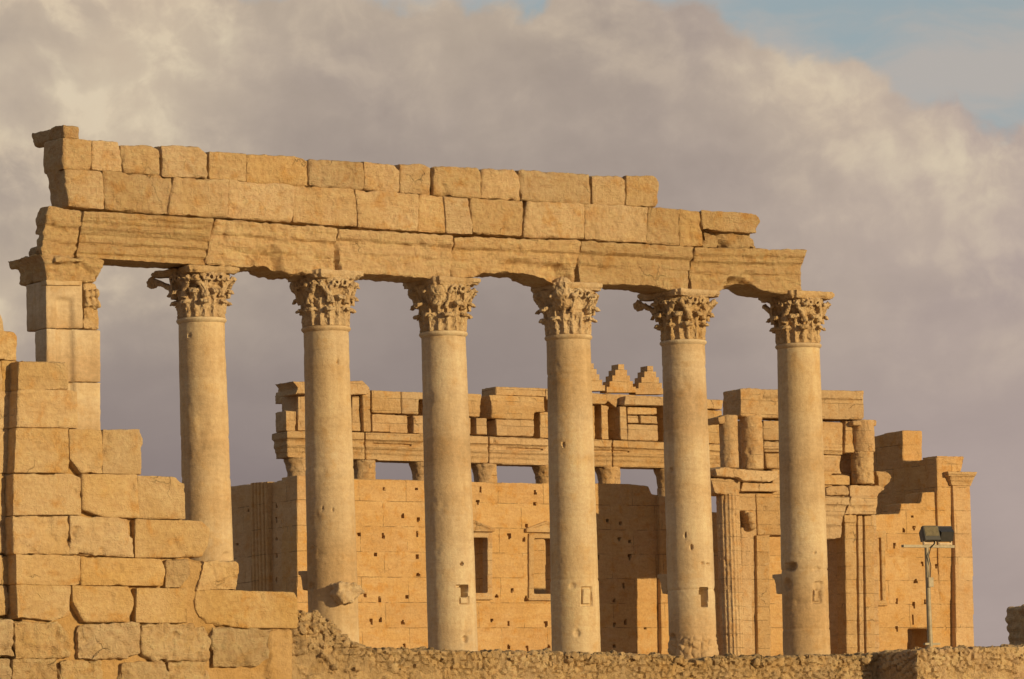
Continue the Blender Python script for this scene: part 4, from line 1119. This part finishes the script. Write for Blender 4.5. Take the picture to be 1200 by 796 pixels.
# ------------------------------------------------------------------ gateway in front of the hall
G = 7.0
gate = thing(T, 'temple_gateway', 'massive ruined gateway with a fluted half column and broken lintel, behind the rightmost front column', 'gateway', T.f(940, 700, G)[0], -G)
def gp(name, polys, vox=0.05, rough=0.02, erode=0.4, iters=3, mat=None, **kw):
    return stone(name, gate, [FP(T, q, G + d, th) for q, d, th in polys], mat or M_TCARVE, vox, rough, erode, iters, **kw)
gp('top_slab', [([(868, 456), (884, 454.5), (895, 457), (893, 470), (884, 489), (868, 488)], 0.22, 1.25)], rough=0.045)
gp('top_slab', [([(885, 456.5), (960, 457), (959, 491), (884, 489.5)], 0.02, 1.2), ([(890, 456), (960, 457), (960, 466), (892, 465)], 0.14, 1.3)], rough=0.02)
gp('top_slab', [([(961, 457.5), (1012, 458.5), (1012.5, 492), (960, 491)], 0.0, 1.2), ([(961, 457), (1012.5, 458), (1012.5, 468), (961, 467)], 0.12, 1.3)], rough=0.015)
def half_col(xc, yt, yb, r, d, name='half_column', lean=0.0, seg=32, fl=0, vox=0.045, rough=0.02, ybx=0.0):
    a, b = T.f(xc, yt, G + d), T.f(xc + ybx, yb, G + d)
    bm = bmesh.new()
    n_ = 26
    rings = []
    prof = [(r, b[2] + (a[2] - b[2]) * i / n_) for i in range(n_ + 1)]
    fn = (lambda rr, t, z: rr - 0.075 * abs(math.sin(t * fl / 2)) ** 0.7) if fl else None
    add_lathe(bm, (a[0], a[1], 0), prof, 120 if fl else seg, fn)
    me = remesh(bm, vox)
    dxx = (b[0] - a[0]) / max(a[2] - b[2], 0.1)
    def post(v, n):
        v[:, 0] += dxx * (a[2] - v[:, 2]); return v
    weather(me, rough, 0.3, 2, 0.0, None, off(gate), 2.0)
    return link_mesh(name, me, M_TCARVE, gate)
half_col(853, 487, 549, 0.38, 0.05)
half_col(880, 488, 551, 0.46, -0.05)
gp('stone_block', [([(841, 489), (850, 487), (862, 488), (863, 495), (843, 497)], 0.25, 0.8)], rough=0.03)
gp('wall_block', [([(894.5, 493), (960, 494), (960, 517), (895, 516)], -0.12, 1.0)]); gp('wall_block', [([(895, 517), (960, 518), (960, 531), (895, 530)], -0.10, 1.0), ([(895, 523), (960, 524), (960, 527), (895, 526)], 0.02, 0.6)])
gp('wall_block', [([(897, 531), (960, 532), (960, 551), (899, 549)], -0.16, 1.0)])
gp('wall_block', [([(960, 494), (988, 495), (987.5, 533), (960, 532)], -0.12, 1.0), ([(960, 524), (988, 525), (987, 529), (960, 528)], 0.0, 0.6)]); gp('wall_block', [([(960, 533), (986, 534), (984, 545), (987, 556), (960, 555)], -0.16, 1.0)])
gp('stone_block', [([(991, 493), (999, 496), (1001, 530), (990, 531)], -0.05, 0.5)], rough=0.03)
half_col(1010, 493, 530, 0.50, -0.08)
gp('stone_block', [([(999, 493), (1027, 492), (1027, 500), (1000, 499)], 0.30, 0.8)], rough=0.03)
half_col(1010, 530, 568, 0.46, -0.1, rough=0.04)
gp('backing', [([(868, 492), (1020, 497), (1020, 575), (868, 570)], -0.85, 0.5)], vox=0.09)
# courses that run on behind the front column
gp('wall_block', [([(905, 550), (975, 551), (975, 582), (905, 580)], -0.15, 1.1)])
# cornices
gp('cornice', [([(838, 550), (849, 547), (864, 549), (872, 553), (872, 564), (866, 560), (840, 558)], 0.75, 1.6)], rough=0.04)
gp('cornice', [([(862, 549), (886, 551), (912, 552), (912, 561), (903, 565), (873, 564)], 0.45, 1.2)], rough=0.025)
gp('cornice', [([(871, 565), (905, 566), (914, 574), (914, 576), (868, 576)], 0.16, 1.0), ([(904, 553), (915, 556), (916, 575), (908, 575)], 0.12, 1.0)], rough=0.025)
gp('column_capital', [([(832.5, 560), (846, 559), (868, 563), (868, 576), (862, 580), (838, 578)], 0.42, 1.2)], rough=0.04)
# fluted column on the left flank of the gateway
half_col(852.5, 574, 880, 0.50, 0.0, 'fluted_column', fl=18, vox=0.034, rough=0.018)
gp('jamb', [([(862, 576), (902, 578), (915, 578), (915, 627), (902, 627), (905, BOT), (866, BOT)], -0.25, 1.3)], rough=0.012)
gp('pilaster', [([(868.5, 618), (881, 619), (883, BOT), (871, BOT)], -0.02, 0.5)], rough=0.01)
gp('jamb', [([(886.5, 627), (902, 628), (905, BOT), (889.5, BOT)], -0.10, 0.5)], rough=0.012)
def scroll(bm):
    for k in range(3):
        q = T.f(879 + k * 1.2, 605 + k * 6, G + 0.22)
        bmesh.ops.create_icosphere(bm, subdivisions=2, radius=0.2, matrix=Matrix.Translation(q) @ Matrix.Diagonal((0.9, 0.9, 0.8, 1)))
gp('scroll_bracket', [([(873, 598), (885, 598), (885, 622), (875, 622)], 0.10, 0.5)], vox=0.035, rough=0.03, extra=scroll)
gp('lintel', [([(886, 578), (966, 580), (1000, 581), (1000, 593), (966, 593), (966, 627), (888, 627)], -0.18, 1.3)], rough=0.02)
gp('lintel', [([(960, 581), (996, 582), (996, 592), (960, 591)], 0.30, 1.0), ([(960, 592), (992, 593), (990, 604), (960, 604)], 0.18, 1.0), ([(960, 605), (988, 606), (987, 616), (960, 616)], 0.10, 1.0),
              ([(960, 616), (987.5, 617), (986, 630), (978, 632), (960, 632)], 0.02, 1.0)], rough=0.02)
gp('stone_block', [([(962, 556), (995, 557), (996, 569), (962, 568)], -0.05, 0.8)], rough=0.02)
gp('fallen_stone', [([(968, 573), (973, 570), (990, 569), (994, 572), (996, 578), (994, 581), (969, 580)], 0.15, 0.5)], rough=0.03, vox=0.04)
gp('cornice', [([(996, 569), (1030, 569), (1037, 573), (1030, 579), (1028, 583), (996, 583)], 0.10, 1.2), ([(998, 582), (1029, 582), (1027, 603), (990, 603), (994, 594)], 0.22, 1.2), ([(1000, 588), (1026, 588), (1026, 592), (998, 592)], 0.30, 0.6)], rough=0.03)
gp('stone_block', [([(1010, 553), (1023, 554), (1023, 569), (1010, 568)], -0.1, 0.8)], rough=0.025)
gp('stone_block', [([(1026, 552), (1040, 553), (1044, 559), (1043, 566), (1037, 569), (1035, 575), (1030, 572), (1029, 560)], -0.25, 0.8)], rough=0.04)
gp('jamb', [([(988.5, 603), (1027, 603), (1029, 640), (1033, BOT), (994, BOT), (990, 640)], -0.20, 1.4)], rough=0.012)
gp('pilaster', [([(990, 604), (1003.5, 604), (1007, BOT), (994.5, BOT)], -0.02, 0.6), ([(989, 603), (1004, 603), (1004, 612), (989.5, 612)], 0.06, 0.6)], rough=0.01)
gp('pilaster', [([(1005.5, 604), (1007.5, 604), (1011.5, BOT), (1009.5, BOT)], -0.06, 0.6), ([(1009, 604), (1011, 604), (1015, BOT), (1013, BOT)], -0.04, 0.6)], vox=0.035, rough=0.006)
gp('pilaster', [([(1013, 604), (1024, 604), (1028, BOT), (1017.5, BOT)], 0.0, 0.6)], rough=0.012)

# ================================================================== floodlight mast
FLs = Site(1088, 700, 117.0, 4.75)
fl = thing(FLs, 'floodlight_mast', 'grey steel mast with a crossbar and two black floodlights behind the right rubble wall', 'floodlight', 0.0, 0.0)
def simple(name, parent, mat, fn, bevel=0.0):
    bm = bmesh.new(); fn(bm)
    if bevel: bmesh.ops.bevel(bm, geom=bm.edges[:], offset=bevel, segments=2, affect='EDGES')
    me = bpy.data.meshes.new(name); bm.to_mesh(me); bm.free()
    return link_mesh(name, me, mat, parent)
zt = FLs.f(1087.5, 642)[2]
simple('pole', fl, M_POLE, lambda bm: add_lathe(bm, (0, 0, 0), [(0.075, -0.3), (0.062, zt * 0.5), (0.052, zt)], 20))
a, b = FLs.f(1058, 640), FLs.f(1117.5, 642)
simple('crossbar', fl, M_POLE, lambda bm: add_prism(bm, [(a[0], -0.04, a[2] - 0.032), (b[0], -0.04, a[2] - 0.032), (b[0], -0.04, a[2] + 0.032), (a[0], -0.04, a[2] + 0.032)], np.array([0, 0.1, 0])))
zb2 = a[2] + 0.09
simple('foot_plate', fl, M_POLE, lambda bm: add_prism(bm, [(-0.14, -0.14, 0), (0.14, -0.14, 0), (0.14, 0.14, 0), (-0.14, 0.14, 0)], np.array([0, 0, 0.03])))
q = FLs.f(1082, 756)
simple('step_rung', fl, M_POLE, lambda bm: add_prism(bm, [(-0.18, -0.04, q[2]), (0.28, -0.04, q[2]), (0.28, -0.04, q[2] + 0.05), (-0.18, -0.04, q[2] + 0.05)], np.array([0, 0.08, 0])))
simple('junction_box', fl, M_POLE, lambda bm: add_prism(bm, [(-0.08, -0.13, zt - 0.95), (0.08, -0.13, zt - 0.95), (0.08, -0.13, zt - 0.72), (-0.08, -0.13, zt - 0.72)], np.array([0, 0.08, 0])), 0.01)
simple('cable', fl, M_LAMP, lambda bm: add_tube(bm, [(0.0, -0.09, zt - 0.75), (0.03, -0.10, zt - 0.45), (-0.02, -0.09, zt - 0.2), (0.05, -0.09, zt - 0.02), (0.2, -0.07, zt + 0.1), (0.25, -0.02, zt + 0.2)], 0.012))
for j, (xa_, xb_, rot) in enumerate(((1080.5, 1096, -8), (1097.5, 1115, 168))):
    p0, p1 = FLs.f(xa_, 636), FLs.f(xb_, 618.5)
    cx, wd, hh_ = (p0[0] + p1[0]) / 2, (p1[0] - p0[0]), (p1[2] - p0[2])
    rt_ = Matrix.Translation((cx, 0, (p0[2] + p1[2]) / 2)) @ Matrix.Rotation(R_(rot), 4, 'Z') @ Matrix.Rotation(R_(-18), 4, 'X')
    def body(bm, w_=wd / 2, h_=hh_ / 2, m_=rt_):
        # deep rear shell tapering away from the wide front rim
        add_prism(bm, [(-w_, -0.16, -h_), (w_, -0.16, -h_), (w_, -0.16, h_), (-w_, -0.16, h_)], np.array([0, 0.10, 0]))
        ring0 = [bm.verts.new(q_) for q_ in ((-w_ * 0.96, -0.06, -h_ * 0.94), (w_ * 0.96, -0.06, -h_ * 0.94), (w_ * 0.96, -0.06, h_ * 0.94), (-w_ * 0.96, -0.06, h_ * 0.94))]
        ring1 = [bm.verts.new(q_) for q_ in ((-w_ * 0.7, 0.18, -h_ * 0.6), (w_ * 0.7, 0.18, -h_ * 0.6), (w_ * 0.7, 0.18, h_ * 0.7), (-w_ * 0.7, 0.18, h_ * 0.7))]
        bm.faces.new(ring0[::-1]); bm.faces.new(ring1)
        for i in range(4):
            k2 = (i + 1) % 4; bm.faces.new((ring0[i], ring0[k2], ring1[k2], ring1[i]))
        bmesh.ops.recalc_face_normals(bm, faces=bm.faces[:])
        bmesh.ops.transform(bm, matrix=m_, verts=bm.verts[:])
    lamp = simple('flood_lamp', fl, M_LAMP, body)
    def lens_(bm, w_=wd / 2, h_=hh_ / 2, m_=rt_):
        add_prism(bm, [(-w_ * 0.9, -0.168, -h_ * 0.45), (w_ * 0.9, -0.168, -h_ * 0.45), (w_ * 0.9, -0.168, h_ * 0.88), (-w_ * 0.9, -0.168, h_ * 0.88)], np.array([0, 0.02, 0]))
        bmesh.ops.transform(bm, matrix=m_, verts=bm.verts[:])
    simple('glass', lamp, M_GLASS, lens_)
    def yoke(bm, c_=cx, w_=wd / 2):
        for sx_ in (-1, 1):
            add_prism(bm, [(c_ + sx_ * w_ * 0.8 - 0.02, -0.04, zb2 - 0.07), (c_ + sx_ * w_ * 0.8 + 0.02, -0.04, zb2 - 0.07), (c_ + sx_ * w_ * 0.8 + 0.02, -0.04, zb2 + 0.16), (c_ + sx_ * w_ * 0.8 - 0.02, -0.04, zb2 + 0.16)], np.array([0, 0.05, 0]))
        add_prism(bm, [(c_ - w_ * 0.8, -0.05, zb2 - 0.05), (c_ + w_ * 0.8, -0.05, zb2 - 0.05), (c_ + w_ * 0.8, -0.05, zb2), (c_ - w_ * 0.8, -0.05, zb2)], np.array([0, 0.07, 0]))
    simple('bracket', lamp, M_BRKT, yoke)
for o in bpy.data.objects:
    for k in ('_x', '_y'):
        if k in o: del o[k]
